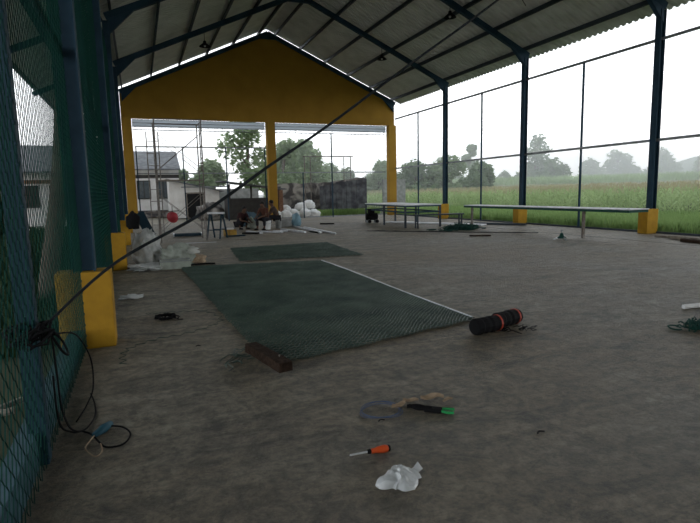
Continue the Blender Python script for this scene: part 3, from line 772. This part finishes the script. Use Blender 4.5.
bar_on_floor((6.05, 19.3), (6.1, 18.6), .10, .04, 'black', 'small black offcut on the floor between the silver pipes')
t = thing('ochre_box', 'dirty ochre plastic box left of the crouching people', 'box', (3.0, 19.3, 0))
b = MB(); b.box((-.22, -.15, 0), (.22, .15, .24)); b.build('box_body', 'ochre', t, bevel=.02)
b = MB(); b.box((-.1, -.08, .24), (.14, .08, .30)); b.build('box_lid', 'white', t, bevel=.02)
def bucket(x, y, r, h, m_, label):
    t = thing('bucket', label, 'bucket', (x, y, 0))
    b = MB(); b.lathe([(0, 0), (r*.8, 0), (r, h), (r*1.06, h), (r*1.06, h-.03), (r*1.0, h-.03)], 20); b.lathe([(r*.97, h), (r*.78, .02), (0, .02)], 20); b.build('pail', m_, t, smooth=False)
    b = MB(); b.tube([(r*math.cos(a), .0+.03*math.sin(a), h-.02-r*.6*math.sin(a)) for a in [math.pi*q/12 for q in range(13)]], .006, 5); o = b.build('handle', 'grey', t); o.location = (0, -r-.01, 0)
    b = MB(); b.lathe([(0, h-.03), (r, h-.03), (r*1.03, h+.012), (0, h+.02)], 20); b.build('lid', m_, t)
    return t

# ------------------------------------------------------------------ people
def skin_mesh(name, V, E, Rr, m_, parent, sub=2):
    me = bpy.data.meshes.new(name); me.from_pydata([tuple(v) for v in V], E, []); me.update()
    o = bpy.data.objects.new(name, me); C.objects.link(o); o.parent = parent; me.materials.append(K[m_])
    o.modifiers.new('skin', 'SKIN')
    for i, r_ in enumerate(Rr):
        s_ = me.skin_vertices[0].data[i]; s_.radius = r_ if isinstance(r_, tuple) else (r_, r_); s_.use_root = (i == 0)
    q = o.modifiers.new('sub', 'SUBSURF'); q.levels = sub; q.render_levels = sub
    return o
def person(x, y, rz, seat, lean, shirt, label, armf=.45, squat=False, turn=0):
    t = thing('person', label, 'person', (x, y, 0), rz)
    V = []; E = []; Rr = []
    def add(p, r_, par=None):
        V.append(Vector(p)); Rr.append(r_)
        if par is not None: E.append((par, len(V)-1))
        return len(V)-1
    s = seat
    pel = add((0, 0, s+.10), (.14, .12)); sp = add((.04+lean*.3, 0, s+.28), (.13, .11), pel); ch = add((.08+lean*.8, 0, s+.46), (.15, .115), sp)
    nk = add((.10+lean*1.05, 0, s+.57), .055, ch); hb = add((.14+lean*1.15, 0, s+.65), (.075, .08), nk); ht = add((.15+lean*1.2, 0, s+.76), (.078, .088), hb)
    hx = .14+lean*1.15; hz = s+.65
    nose = add((hx+.115, 0, hz+.02), .012, hb)
    J = {}
    for sd in (-1, 1):
        hip = add((.02, sd*.09, s+.06), .095, pel)
        kz = .50 if squat else s+.12; kx = .33 if squat else .42
        kn_ = add((kx, sd*.20, kz), .062, hip); an = add((.27 if squat else .40, sd*.18, .09), .04, kn_)
        he = add((.27 if squat else .41, sd*.18, .045), .038, an); toe = add((.45 if squat else .60, sd*.20, .03), .028, he)
        sh = add((.08+lean*.85, sd*.18, s+.49), .062, ch); el = add((.08+lean*.6+armf*.4, sd*.24, s+.24), .042, sh)
        wr = add((.05+lean*.6+armf, sd*.12, max(.16, s+.18)), .027, el); pa = add((.05+lean*.6+armf+.07, sd*.09, max(.13, s+.15)), (.035, .02), wr)
        for q in range(4):
            f1 = add((V[pa].x+.045, V[pa].y+(q-1.5)*.02, V[pa].z-.012), .009, pa)
            add((V[pa].x+.07+.008*(q in (1, 2)), V[pa].y+(q-1.5)*.021, V[pa].z-.042), .008, f1)
        th = add((V[pa].x+.02, V[pa].y-sd*.04, V[pa].z), .010, pa); add((V[pa].x+.045, V[pa].y-sd*.05, V[pa].z-.02), .008, th)
        J[sd] = (hip, kn_, an, sh, el)
        ear = add((hx-.005, sd*.075, hz+.03), .012, hb)
    skin_mesh('body', V, E, Rr, 'skin', t)
    # shirt
    V2 = [V[pel], V[sp], V[ch], V[nk]-Vector((.01, 0, .035))]; R2 = [(.16, .14), (.155, .135), (.175, .14), .07]; E2 = [(0, 1), (1, 2), (2, 3)]
    for sd in (-1, 1):
        a = len(V2); V2 += [V[J[sd][3]], V[J[sd][3]].lerp(V[J[sd][4]], .75)]; R2 += [.082, .062]; E2 += [(2, a), (a, a+1)]
    skin_mesh('shirt', V2, E2, R2, shirt, t)
    V3 = [V[pel]-Vector((0, 0, .01))]; R3 = [(.165, .14)]; E3 = []
    for sd in (-1, 1):
        a = len(V3); V3 += [V[J[sd][0]], V[J[sd][1]], V[J[sd][1]].lerp(V[J[sd][2]], .85)]; R3 += [.112, .080, .058]; E3 += [(0, a), (a, a+1), (a+1, a+2)]
    skin_mesh('trousers', V3, E3, R3, 'trouser', t)
    hr = blob('hair', (hx-.012, 0, hz+.035), (.098, .092, .10), 'hair', seed=5, rough=.08, parent=t)
    for sd in (-1, 1):
        b = MB(); b.lathe([(0, -.008), (.007, -.004), (.008, .002), (0, .008)], 8); o = b.build('eye', 'hair', t); o.location = (hx+.088, sd*.03, hz+.045)
        sh_ = blob('shoe', (V[J[sd][2]].x+.08, sd*.19, 0), (.14, .05, .045), 'black', seed=6, rough=.1, parent=t)
    return t
person(3.98, 23.0, R(-60), .16, .22, 'shirtred', 'crouching person in dark maroon clothes, the leftmost of three', squat=True)
person(4.98, 22.0, R(-140), .36, .12, 'shirtbrown', 'person in a rust-brown shirt sitting on the white bucket')
person(5.52, 22.3, R(175), .40, .10, 'shirtgrey', 'person in dull brown sitting before the middle yellow column, facing left')
bucket(4.98, 21.95, .17, .36, 'white', 'white bucket under the person in the rust-brown shirt')
bucket(5.56, 22.3, .15, .38, 'block', 'grey bucket under the person in front of the middle yellow column')
blob('grey_bundle', (4.48, 22.9, 0), (.22, .2, .32), 'sackgrey', 'grey bundle on the floor between the crouching people', 'bundle', seed=41, rough=.3, crease=.2)
blob('blue_cloth_heap', (4.75, 24.6, 0), (.4, .3, .45), 'bluecloth', 'heap of faded blue cloth behind the crouching people', 'cloth', seed=42, rough=.4, crease=.3)
t = blob('blue_plastic_sack', (6.62, 23.2, 0), (.22, .20, .40), 'bluebag', 'pale blue plastic sack right of the grey block', 'sack', seed=43, rough=.3, crease=.25)
b = MB(); b.box((5.72, 22.9, 0), (6.32, 23.4, .36)); o = b.build('concrete_block', 'block', bevel=.03); tag(o, 'low grey concrete block at the foot of the middle yellow column', 'block')

# white sacks outside the right opening
rg = random.Random(12)
for i, (x, y, z, s, lb) in enumerate(((7.75, 31.6, 0, .40, 'single white sack at the left end, nearest the yellow column'), (8.35, 31.7, 0, .38, 'white sack second from the yellow column'),
      (8.95, 31.9, 0, .42, 'white sack low in the middle of the row'), (8.5, 32.2, .35, .36, 'white sack raised on the left of the heap'), (9.7, 31.9, 0, .45, 'white sack low at the right of the middle'), (10.3, 31.8, 0, .38, 'white sack at the right end of the row'),
      (9.5, 32.2, .42, .40, 'white sack on top in the middle of the heap'), (10.05, 32.3, .5, .46, 'largest white sack on top at the right of the heap'))):
    blob('white_sack', (x, y, z), (s, s*.8, s*.8), 'white', lb, 'sack', seed=50+i, rough=.3, crease=.25)['group'] = 'white sacks heaped outside'

# ------------------------------------------------------------------ tables and benches on the right
t = thing('long_table', 'long white-topped table with green steel frame along the right side', 'table', (12.1, 13.7, 0))
L0, L1 = -3.75, 3.75
b = MB(); b.box((-.36, L0, .87), (.36, L1, .895)); b.build('table_top', 'whitepole', t, bevel=.004)
b = MB()
for x in (-.33, .33): b.box((x-.025, L0+.02, .80), (x+.025, L1-.02, .869))
for y in (L0+.03, 0, L1-.07): b.box((-.305, y, .80), (.305, y+.05, .869))
b.build('top_frame', 'net', t)
for y in (-1.9, L1-.06): b = MB(); b.box((-.035, y-.035, 0), (.035, y+.035, .80)); b.build('leg', 'rust', t)
t = thing('work_table', 'wide dark steel work table with pale top before the yellow gable column', 'table', (10.9, 21.2, 0), R(-5))
b = MB(); b.box((-.8, -2.5, .90), (.8, 2.6, .93)); b.build('table_top', 'whitepole', t)
b = MB()
for z in (.84, .60):
    for x in (-.77, .77): b.box((x-.03, -2.47, z), (x+.03, 2.57, z+.059))
    for y in (-2.47, 2.5): b.box((-.74, y, z), (.74, y+.06, z+.059))
b.build('frame', 'blue', t)
for x in (-.77, .77):
    for y in (-2.44, 0, 2.53): b = MB(); b.box((x-.035, y-.035, 0), (x+.035, y+.035, .84)); b.build('leg', 'purlin', t)
t = thing('low_bench', 'low dark steel bench in front of the work table', 'bench', (11.1, 18.25, 0), R(-8))
b = MB(); b.box((-1.0, -.15, .50), (1.05, .15, .55)); b.build('seat', 'purlin', t)
for x in (-.93, .95):
    for y in (-.12, .12): b = MB(); b.box((x-.025, y-.025, 0), (x+.025, y+.025, .50)); b.build('leg', 'purlin', t)
    b = MB(); b.box((x-.02, -.10, .18), (x+.02, .10, .21)); b.build('stretcher', 'purlin', t)
t = thing('compressor', 'black machine with round tank under the far end of the work table', 'machine', (10.35, 23.1, 0))
b = MB(); b.tube([(-.3, 0, .30), (-.26, 0, .30), (.26, 0, .30), (.3, 0, .30)], [.1, .17, .17, .1], 16); b.build('tank', 'black', t, smooth=True)
b = MB(); b.box((-.18, -.12, .45), (.12, .12, .68)); b.build('motor', 'black', t, bevel=.03)
for x in (-.2, .2): b = MB(); b.tube([(x, -.16, .08), (x, -.22, .08)], .08, 14); b.build('wheel', 'black', t); 
for x in (-.2, .2): b = MB(); b.box((x-.03, -.15, 0), (x+.03, .15, .16)); b.build('foot', 'grey', t)
b = MB(); b.bar((11.0, 22.6, .04), (13.1, 18.0, .04), .45, .05); tag(b.build('white_board', 'whitepole'), 'long white board lying flat behind the low bench', 'board')
b = MB(); b.bar((13.3, 18.9, .05), (14.4, 17.0, .05), .15, .08); tag(b.build('dark_beam', 'purlin'), 'dark beam on the floor left of the long table', 'beam')
# rope trail on the floor
b = MB(); rg = random.Random(5); P_ = [(8.0+ i*.16, 18.3-.5*math.sin(i*.05)-i*.145+rg.uniform(-.04, .04), .012) for i in range(28)]
b.tube(P_, [.012+.014*(rg.random() > .7) for _ in P_], 5); tag(b.build('rope_piece', 'rope'), 'dark frayed rope trailing on the floor before the wire heap', 'rope')
bar_on_floor((9.75, 14.15), (10.35, 13.85), .10, .04, 'wood', 'short dark wooden stick on the floor left of the long table leg', 'wooden_stick', 'stick')
# small tripod tool in front of the long table
t = thing('pipe_vice', 'small green pipe vice on spread feet in front of the long table', 'vice', (11.15, 11.65, 0))
for a in (20, 140, 260):
    b = MB(); b.bar((0, 0, .12), (.22*math.cos(R(a)), .22*math.sin(R(a)), .015), .03, .03); b.build('foot', 'galv', t)
b = MB(); b.lathe([(0, .04), (.11, .05), (.12, .08), (.07, .11), (.05, .16), (.04, .2), (0, .2)], 14); b.build('body', 'net', t, smooth=True)
b = MB(); b.tube([(0, 0, .18), (0, 0, .30)], .014, 8); b.tube([(-.06, 0, .27), (.06, 0, .27)], .01, 6); b.build('screw_handle', 'grey', t)
# planks by the nearest right pedestal
for (a, c, w, h, lb) in (((14.0, 10.9), (13.9, 10.1), .16, .06, 'short pale plank right of the nearest right pedestal'), ((13.75, 10.2), (13.4, 8.6), .2, .1, 'thick grey plank at the right edge beyond the short plank'), ((13.3, 9.6), (13.05, 8.2), .15, .08, 'dark plank at the right edge in front of the thick grey plank')):
    bar_on_floor(a, c, w, h, 'plank' if 'dark' not in lb else 'wood', lb, 'plank', 'plank')
bar_on_floor((7.9, 23.6), (8.45, 23.2), .08, .06, 'black', 'small dark scrap on the floor in the middle of the right opening', 'metal_scrap', 'scrap')

# ------------------------------------------------------------------ buildings and walls outside the gable
t = thing('house', 'long whitewashed house with grey roof beyond the left opening', 'house', (-3.2, 40, 0))
b = MB(); b.box((0, 0, 0), (6.0, 6, 3.35)); b.build('wall', 'house', t)
b = MB(); b.hexa([(-.4, -.5, 3.3), (6.1, -.5, 3.3), (6.1, 3, 4.75), (-.4, 3, 4.75), (-.4, -.5, 3.4), (6.1, -.5, 3.4), (6.1, 3, 4.85), (-.4, 3, 4.85)])
b.hexa([(-.4, 3, 4.75), (6.1, 3, 4.75), (6.1, 6.5, 3.3), (-.4, 6.5, 3.3), (-.4, 3, 4.85), (6.1, 3, 4.85), (6.1, 6.5, 3.4), (-.4, 6.5, 3.4)]); b.build('roof', 'houseroof', t)
for x in (3.6, 4.9):
    b = MB(); b.box((x-.45, -.05, 1.3), (x+.45, .02, 2.6)); f = b.build('window_frame', 'hut', t)
    b = MB(); b.box((x-.38, -.06, 1.37), (x-.03, -.04, 2.53)); b.box((x+.03, -.06, 1.37), (x+.38, -.04, 2.53)); b.build('pane', 'glass', f)
b = MB(); b.box((0, -.02, 2.75), (6, 0, 3.0)); b.build('band', 'hut', t)
b = MB(); b.box((0, -.03, 0), (6, 0, .5)); b.build('plinth', 'stain', t)
# little white shed
t = thing('white_shed', 'small whitewashed shed with a dark doorway and sloping roof', 'shed', (1.9, 36.6, 0))
b = MB(); V = [(0, 0, 0), (3.2, 0, 0), (3.2, 2.4, 0), (0, 2.4, 0), (0, 0, 2.5), (3.2, 0, 1.75), (3.2, 2.4, 1.75), (0, 2.4, 2.5)]; b.hexa(V); b.build('wall', 'house', t)
b = MB(); b.hexa([(-.15, -.35, 2.52), (3.5, -.35, 1.68), (3.5, 2.6, 1.68), (-.15, 2.6, 2.52), (-.15, -.35, 2.6), (3.5, -.35, 1.76), (3.5, 2.6, 1.76), (-.15, 2.6, 2.6)]); b.build('roof', 'houseroof', t)
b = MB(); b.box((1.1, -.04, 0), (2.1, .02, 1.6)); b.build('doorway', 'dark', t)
b = MB(); b.box((1.02, -.05, 0), (1.09, .03, 1.68)); b.box((2.11, -.05, 0), (2.18, .03, 1.68)); b.box((1.02, -.05, 1.61), (2.18, .03, 1.68)); b.build('door_frame', 'plank', t)
b = MB(); b.box((5.2, 38.5, 0), (8.2, 38.65, 1.9)); tag(b.build('yard_wall', 'block'), 'grey block yard wall between the white shed and the dark hut', 'wall')
# dirt / rubble pile
blob('rubble_heap', (4.1, 33.4, -.05), (.9, .7, .75), 'stain', 'grey rubble heap left of the dark hut', 'heap', seed=61, rough=.4, crease=.3)
# dark hut
t = thing('wooden_hut', 'dark wooden hut with a thin grey roof behind the crouching people', 'hut', (4.9, 31.9, 0))
b = MB(); b.box((.1, 0, 0), (3.1, 1.9, 1.25)); b.build('wall', 'hut', t)
b = MB(); b.box((.1, 0, 1.25), (.2, .1, 2.1)); b.box((1.4, 0, 1.25), (1.5, .1, 2.0)); b.box((2.9, 0, 1.25), (3.05, .12, 1.8)); b.build('posts', 'hut', t)
b = MB(); b.hexa([(-.35, -.6, 2.25), (3.5, -.6, 1.72), (3.5, 2.3, 1.75), (-.35, 2.3, 2.28), (-.35, -.6, 2.31), (3.5, -.6, 1.78), (3.5, 2.3, 1.81), (-.35, 2.3, 2.34)]); b.build('roof', 'houseroof', t)
b = MB(); b.box((3.12, -.2, 0), (3.35, .1, 1.7)); o = b.build('brick_post', 'brick', t)
# board wall slats on hut front
b = MB()
for z in range(6): b.box((.1, -.03, .03+z*.205), (3.1, -.0, .21+z*.205))
b.build('boards', 'hut', t)
# mottled wall beyond the right opening
b = MB()
V = []; Fs = []; n_ = 40
for i in range(n_+1):
    x = 8.1+i*(7.0/n_); z = 2.15+.12*noise.noise(Vector((x*1.5, 0, 0)))+(.35 if x > 11.5 else 0)*(x-11.5)/3.5
    V += [(x, 34.6, -.1), (x, 34.6, z), (x, 34.8, z), (x, 34.8, -.1)]
for i in range(n_):
    for q in range(3): Fs.append((i*4+q, i*4+q+1, (i+1)*4+q+1, (i+1)*4+q))
Fs += [(0, 3, 2, 1), (n_*4, n_*4+1, n_*4+2, n_*4+3)]
b.add(V, Fs); tag(b.build('stained_wall', 'stain'), 'mould-stained concrete wall beyond the right gable opening', 'wall')
t = thing('sheet_fence', 'dark patched sheet fence before the stained wall, left of the right yellow column', 'fence', (11.3, 33.6, 0))
rg = random.Random(8)
for i in range(9):
    b = MB(); h = 1.95+.06*i+rg.uniform(-.05, .05); b.box((i*.38, rg.uniform(-.03, .03), 0), (i*.38+.36, .05, h)); b.build('fence_board', 'tarp', t)
b = MB(); b.box((0, .06, 1.3), (3.4, .12, 1.4)); b.box((0, .06, .4), (3.4, .12, .5)); b.build('rail', 'rust', t)
b = MB(); b.box((7.7, 33.9, 0), (8.7, 34.0, 1.95)); tag(b.build('metal_hoarding', 'tarp'), 'dark panel standing right of the hut brick post behind the white sacks', 'panel')
b = MB(); b.box((15.7, 33.0, 0), (17.4, 33.2, 2.3)); tag(b.build('grey_wall', 'block'), 'plain grey wall end just right of the right yellow column', 'wall')

# house seen through the left net
t = thing('neighbour_house', 'grey-roofed house seen through the green net on the left', 'house', (-14, 33, 0))
b = MB(); b.box((0, 0, 0), (11.0, 6, 2.9)); b.build('wall', 'house', t)
b = MB(); b.hexa([(-.5, -.7, 2.85), (11.5, -.7, 2.85), (11.5, 3, 4.5), (-.5, 3, 4.5), (-.5, -.7, 2.95), (11.5, -.7, 2.95), (11.5, 3, 4.6), (-.5, 3, 4.6)]); b.build('roof', 'houseroof', t)
for k_, x in enumerate((6.5, 8.5, 10)):
    b = MB(); b.box((x-.5, -.05, 1.0), (x+.5, .02, 2.2)); b.build('window_frame', 'hut', t)
b = MB(); b.box((0, -.04, 2.3), (11, 0, 2.5)); b.build('band', 'brick', t)
b = MB(); b.box((-4.6, 30.6, 0), (-1.3, 30.75, 1.0)); tag(b.build('garden_wall', 'house'), 'low white garden wall beyond the green net', 'wall')
for k_, (a, c) in enumerate((((-3.2, 2.2), (-.95, 4.6)), ((-2.4, 2.6), (-.95, 3.6)), ((-2.6, 3.9), (-.9, 4.1)), ((-2.2, 3.1), (-.9, 3.15)))):
    b = MB(); b.tube([(a[0], a[1], -.07), (c[0], c[1], -.05+.05*k_)], .025, 7)
    tag(b.build('bamboo_pole', 'plank'), ['longest pale pole lying slanted outside the near net', 'second slanted pole outside the near net', 'far crosswise pole outside the near net', 'near crosswise pole outside the near net'][k_], 'pole')

# ------------------------------------------------------------------ vegetation
def crown_mesh(name, blobs, n_, leaf, m_, seed):
    rg = random.Random(seed); V = []; Fs = []
    tot = sum(b_[3]**2 for b_ in blobs)
    for (cx, cy, cz, r_) in blobs:
        for _ in range(int(n_*r_*r_/tot)):
            d = Vector((rg.gauss(0, 1), rg.gauss(0, 1), rg.gauss(0, 1))).normalized()
            rr = r_*(rg.random()**.35)*(1+.3*noise.noise(d*2.5+Vector((cx, cy, cz))))
            p = Vector((cx, cy, cz))+Vector((d.x*rr, d.y*rr, d.z*rr*.85))
            a = Vector((rg.gauss(0, 1), rg.gauss(0, 1), rg.gauss(0, .6))).normalized()
            c = a.cross(Vector((rg.gauss(0, 1), rg.gauss(0, 1), rg.gauss(0, 1)))).normalized()
            s_ = leaf*rg.uniform(.6, 1.3); o = len(V)
            V += [p-a*s_, p+c*s_*.45, p+a*s_, p-c*s_*.45]; Fs.append((o, o+1, o+2, o+3))
    b = MB(); b.v = [tuple(v) for v in V]; b.f = Fs; return b
def tree(name, label, loc, h, w, seed, m_='treeleaf', n_=2600, leaf=.28, dens=1., trunk=.35, group=None, cat='tree'):
    rg = random.Random(seed); t = thing(name, label, cat, loc, rg.uniform(0, 6), group)
    bl = []
    z0 = h*trunk
    for i in range(9):
        a = rg.uniform(0, 6.28); f = i/8; rad = w*.5*(.75*math.sin(math.pi*(.22+.68*f)))
        bl.append((math.cos(a)*rad*.6, math.sin(a)*rad*.6, z0+(h-z0)*(.08+.80*f), w*.5*rg.uniform(.36, .6)*(1-.35*f)))
    crown_mesh('foliage', bl, n_, leaf, m_, seed).build('foliage', m_, t)
    b = MB(); b.tube(smooth_path([(0, 0, -.3), (w*.02, 0, h*.25), (-w*.02, w*.02, h*.5), (0, 0, h*.8)], 4), [w*.035*(1-.06*i) for i in range(13)], 7)
    for (cx, cy, cz, r_) in bl[::2]: b.tube([(0, 0, cz*.65), (cx*.6, cy*.6, cz*.9), (cx, cy, cz)], [w*.015, w*.01, w*.005], 5)
    b.build('trunk', 'bark', t, smooth=True)
    return t
# the named near trees
tree('broadleaf_tree', 'tall loose-leaved tree behind the hut beside the middle yellow column', (8.1, 41, 0), 8.6, 5.2, 3, 'treepale', 1700, .24, trunk=.22)
tree('broadleaf_tree', 'rounded tree behind the middle yellow column on its right', (12.4, 47, 0), 6.2, 5.6, 4, 'treepale', 5200, .24, trunk=.1)
tree('broadleaf_tree', 'dense tree filling the left part of the right gable opening', (15.5, 52, 0), 6.8, 7, 5, 'treepale', 6000, .28, trunk=.1)
tree('broadleaf_tree', 'bushy tree left of the hut above the yard wall', (6.0, 46, 0), 4.2, 5.0, 6, 'treepale', 4200, .24, trunk=.05)
tree('broadleaf_tree', 'low bush beside the white shed roof', (3.8, 47, 0), 3.6, 3.6, 8, 'treepale', 3500, .22, trunk=.05)
for i, (x, y, h, w, lb) in enumerate(((22, 62, 5.6, 7, 'round tree low in the middle of the right opening'), (26, 66, 5.0, 6, 'tree in the right half of the right opening'), (28, 60, 5.8, 6.5, 'tree just left of the right yellow column'),
      (31, 56, 5.6, 8, 'wide dark tree right of the right yellow column'), (35, 55, 6.2, 7.5, 'tree behind the net post right of the right yellow column'), (39.5, 56, 5.4, 7, 'tree left of the third right column'))):
    tree('broadleaf_tree', lb, (x, y, 0), h*.82, w, 20+i, ['treepale', 'treeleaf'][i % 2], 5200, .28, trunk=.08)
tree('slim_tree', 'slim upright tree rising above the treeline right of the third right column', (50, 72.5, 0), 8.9, 4.0, 31, 'treepale', 6000, .3, trunk=.12)
tree('open_tree', 'tall open-crowned tree right of the second right column', (72, 82.5, .5), 11.2, 8, 32, 'treeleaf', 1000, .42, trunk=.35)
tree('broadleaf_tree', 'round dark tree at the foot of the open-crowned tree', (73, 81, .5), 5.6, 8, 33, 'treeleaf', 4800, .36, trunk=.08)
# distant treeline: a few shared shapes copied along the field edge
protos = [tree('distant_tree', 'x', (0, 0, 0), 7, 8.5, 60+q, ['treepale', 'treeleaf', 'treepale'][q], 2200, .48, trunk=.05) for q in range(3)]
spots = []
rg = random.Random(21)
ang = .42
while ang < 1.06:
    D_ = 112+8*math.sin(ang*31)+(40 if ang > .76 else 0); s_ = rg.uniform(.66, .9)*(1.5 if ang > .76 else 1)
    if .52 < ang < .60: s_ *= 1.15
    spots.append((ang, D_, s_)); ang += 6.6*s_/D_*rg.uniform(.95, 1.15)
used = [False]*3; seen_in = {}
ORD = ['leftmost', 'second', 'third', 'fourth', 'fifth', 'sixth', 'seventh', 'eighth', 'ninth', 'tenth', 'eleventh', 'twelfth', 'thirteenth', 'fourteenth']
for i, (ang, D_, s_) in enumerate(spots):
    q = rg.randrange(3); x, y = D_*math.sin(ang), D_*math.cos(ang)
    gz = zfield(x, y) if x > 15.3 else 0
    bay_ = 'left of the third right column' if ang < .555 else ('between the third and second right columns' if ang < .69 else ('between the second and nearest right columns' if ang < .90 else 'right of the nearest right column'))
    c_ = seen_in.get(bay_, 0); seen_in[bay_] = c_+1
    lb = 'hazy distant tree, '+ORD[c_]+('' if c_ == 0 else ' from left')+' of those '+bay_.replace('between the', 'between').replace('right of the', 'right of').replace('left of the', 'left of')
    if not used[q]: o = protos[q]; used[q] = True; o.location = (x, y, gz); o.scale = (s_, s_, s_); o['label'] = lb; o['group'] = 'distant trees '+bay_
    else: copy_tree(protos[q], (x, y, gz), rg.uniform(0, 6), lb, 'distant trees '+bay_, (s_, s_, s_))
# trees outside the left net
for i, (x, y, h, w, lb) in enumerate(((-3.0, 12.5, 4.8, 2.6, 'dark leafy tree just outside the near part of the green net'), (-7.5, 15, 5.2, 5, 'dark tree farther out beyond the left net'), (-8, 24, 6, 6, 'tree beside the house seen through the net'))):
    tree('garden_tree', lb, (x, y, 0), h, w, 80+i, 'darkleaf_grassshade', 3200, .16, trunk=.2)

def blades(name, n_, area, hgt, wd, m_, label, seed, zf, cat='grass', per=5, spread=.12):
    rg = random.Random(seed); V = []; Fs = []
    for _ in range(n_):
        x, y = area(rg); z = zf(x, y)
        for k2 in range(per):
            a = rg.uniform(0, 6.28); h = hgt*rg.uniform(.5, 1.1); dx, dy = math.cos(a), math.sin(a); l_ = h*rg.uniform(.2, .6); w = wd*rg.uniform(.7, 1.3)
            bx, by = x+rg.uniform(-spread, spread), y+rg.uniform(-spread, spread); px, py = -dy*w, dx*w; o = len(V)
            V += [(bx-px, by-py, z), (bx+px, by+py, z), (bx+dx*l_*.4-px, by+dy*l_*.4-py, z+h*.65), (bx+dx*l_*.4+px, by+dy*l_*.4+py, z+h*.65), (bx+dx*l_, by+dy*l_, z+h)]
            Fs += [(o, o+1, o+3, o+2), (o+2, o+3, o+4)]
    b = MB(); b.v = V; b.f = Fs; return tag(b.build(name, m_), label, cat, kind='stuff')
blades('weeds', 9000, lambda g: (15.35+6.5*g.random()**1.2, g.uniform(1, 32.3)), .55, .014, 'grass', 'tall green weeds growing outside the open right side', 1, zfield, per=6)
blades('grass', 5000, lambda g: (-.9-6*g.random()**1.2, g.uniform(6, 30)), .28, .012, 'darkleaf_grassshade', 'green grass outside the left net', 2, lambda x, y: -.1, per=5)  # dark leaf colour on this grass stands in for overhang and tree shade
blades('grass', 1500, lambda g: (g.uniform(9.5, 15.5), g.uniform(33.2, 34.2)), .45, .014, 'grass', 'grass at the foot of the stained wall', 3, lambda x, y: -.06, per=6)
# corn: stalks in rows with arching leaves and tassels
def corn(seed):
    rg = random.Random(seed); V = []; Fs = []; VT = []; FT = []
    rows = 0; d = 21.0
    pts = []
    x = 21.0
    while x < 84:
        st = .35+ (x-21)*.010; y = -2
        hw = x*1.9+15
        while y < 75:
            if 10 < math.degrees(math.atan2(x, max(.1, y))) < 84 and x/max(1, y) > .36: pts.append((x+rg.uniform(-.12, .12), y+rg.uniform(-.1, .1)))
            y += st*rg.uniform(.8, 1.2)
        x += .75+(x-21)*.02
    for (x, y) in pts:
        z = zfield(x, y); H = rg.uniform(1.25, 1.6)
        s_ = 1+(x-21)*.012
        o = len(V); V += [(x-.015, y, z), (x+.015, y, z), (x+.01, y, z+H*.95), (x-.01, y, z+H*.95)]; Fs.append((o, o+1, o+2, o+3))
        for k2 in range(6):
            a = rg.uniform(0, 6.28); dx, dy = math.cos(a), math.sin(a); zz = z+H*(.15+.13*k2); w = .04*s_; L = rg.uniform(.35, .6)
            px, py = -dy*w, dx*w; o = len(V)
            V += [(x-px*.5, y-py*.5, zz), (x+px*.5, y+py*.5, zz), (x+dx*L*.5-px, y+dy*L*.5-py, zz+L*.35), (x+dx*L*.5+px, y+dy*L*.5+py, zz+L*.35), (x+dx*L, y+dy*L, zz+L*.05)]
            Fs += [(o, o+1, o+3, o+2), (o+2, o+3, o+4)]
        for k2 in range(4):
            a = rg.uniform(0, 6.28); o = len(VT); w = .012*s_; dx, dy = math.cos(a)*.1, math.sin(a)*.1
            VT += [(x-w, y, z+H*.92), (x+w, y, z+H*.92), (x+dx, y+dy+w, z+H*.95+.22), (x+dx, y+dy-w, z+H*.95+.2)]; FT.append((o, o+1, o+2, o+3))
    t = thing('corn_field', 'field of green corn with pale tassels beyond the open right side', 'corn'); t['kind'] = 'stuff'
    b = MB(); b.v = V; b.f = Fs; b.build('corn_leaves', 'corn', t)['kind'] = 'stuff'
    b = MB(); b.v = VT; b.f = FT; b.build('corn_tassels', 'tassel', t)['kind'] = 'stuff'
corn(5)
def cane_area(g):
    a = g.uniform(.45, 1.15); D_ = g.uniform(94, 104)
    return D_*math.sin(a), D_*math.cos(a)
blades('cane_field', 9000, cane_area, 2.9, .06, 'cane', 'taller pale green crop strip behind the corn', 9, zfield, cat='crop', per=4, spread=.4)
# low wooded hill on the right horizon
b = MB(); V = []; Fs = []; na, nr = 40, 10
for i in range(na+1):
    ang = .80+i*(.55/na)
    for j in range(nr+1):
        D_ = 172+j*5; f = min(1, max(0, (ang-.80)/.22)); f = f*f*(3-2*f); g = math.sin(math.pi*.5*min(1, j/7))
        V.append((D_*math.sin(ang), D_*math.cos(ang), 1.5+(1.5+9*f)*g+1.3*noise.noise(Vector((ang*60, j*.8, 0)))*g))
for i in range(na):
    for j in range(nr): q = i*(nr+1)+j; Fs.append((q, q+nr+1, q+nr+2, q+1))
b.add(V, Fs); struct(b.build('hill', 'treeleaf', smooth=True))
# far white-roofed buildings
for (ang, D_, w, lb) in ((.742, 118, 4, 'tiny white-roofed shed in the distance right of the second right column'), (1.02, 92, 9, 'white-roofed shed in the distance at the right edge')):
    x, y = D_*math.sin(ang), D_*math.cos(ang); t = thing('far_shed', lb, 'shed', (x, y, zfield(x, y)), -ang)
    b = MB(); b.box((-w/2, 0, 0), (w/2, 4, 4.2)); b.build('wall', 'block', t)
    b = MB(); b.hexa([(-w/2-.3, -.4, 4.2), (w/2+.3, -.4, 4.2), (w/2+.3, 4.4, 5.3), (-w/2-.3, 4.4, 5.3), (-w/2-.3, -.4, 4.3), (w/2+.3, -.4, 4.3), (w/2+.3, 4.4, 5.4), (-w/2-.3, 4.4, 5.4)]); b.build('roof', 'whitepole', t)
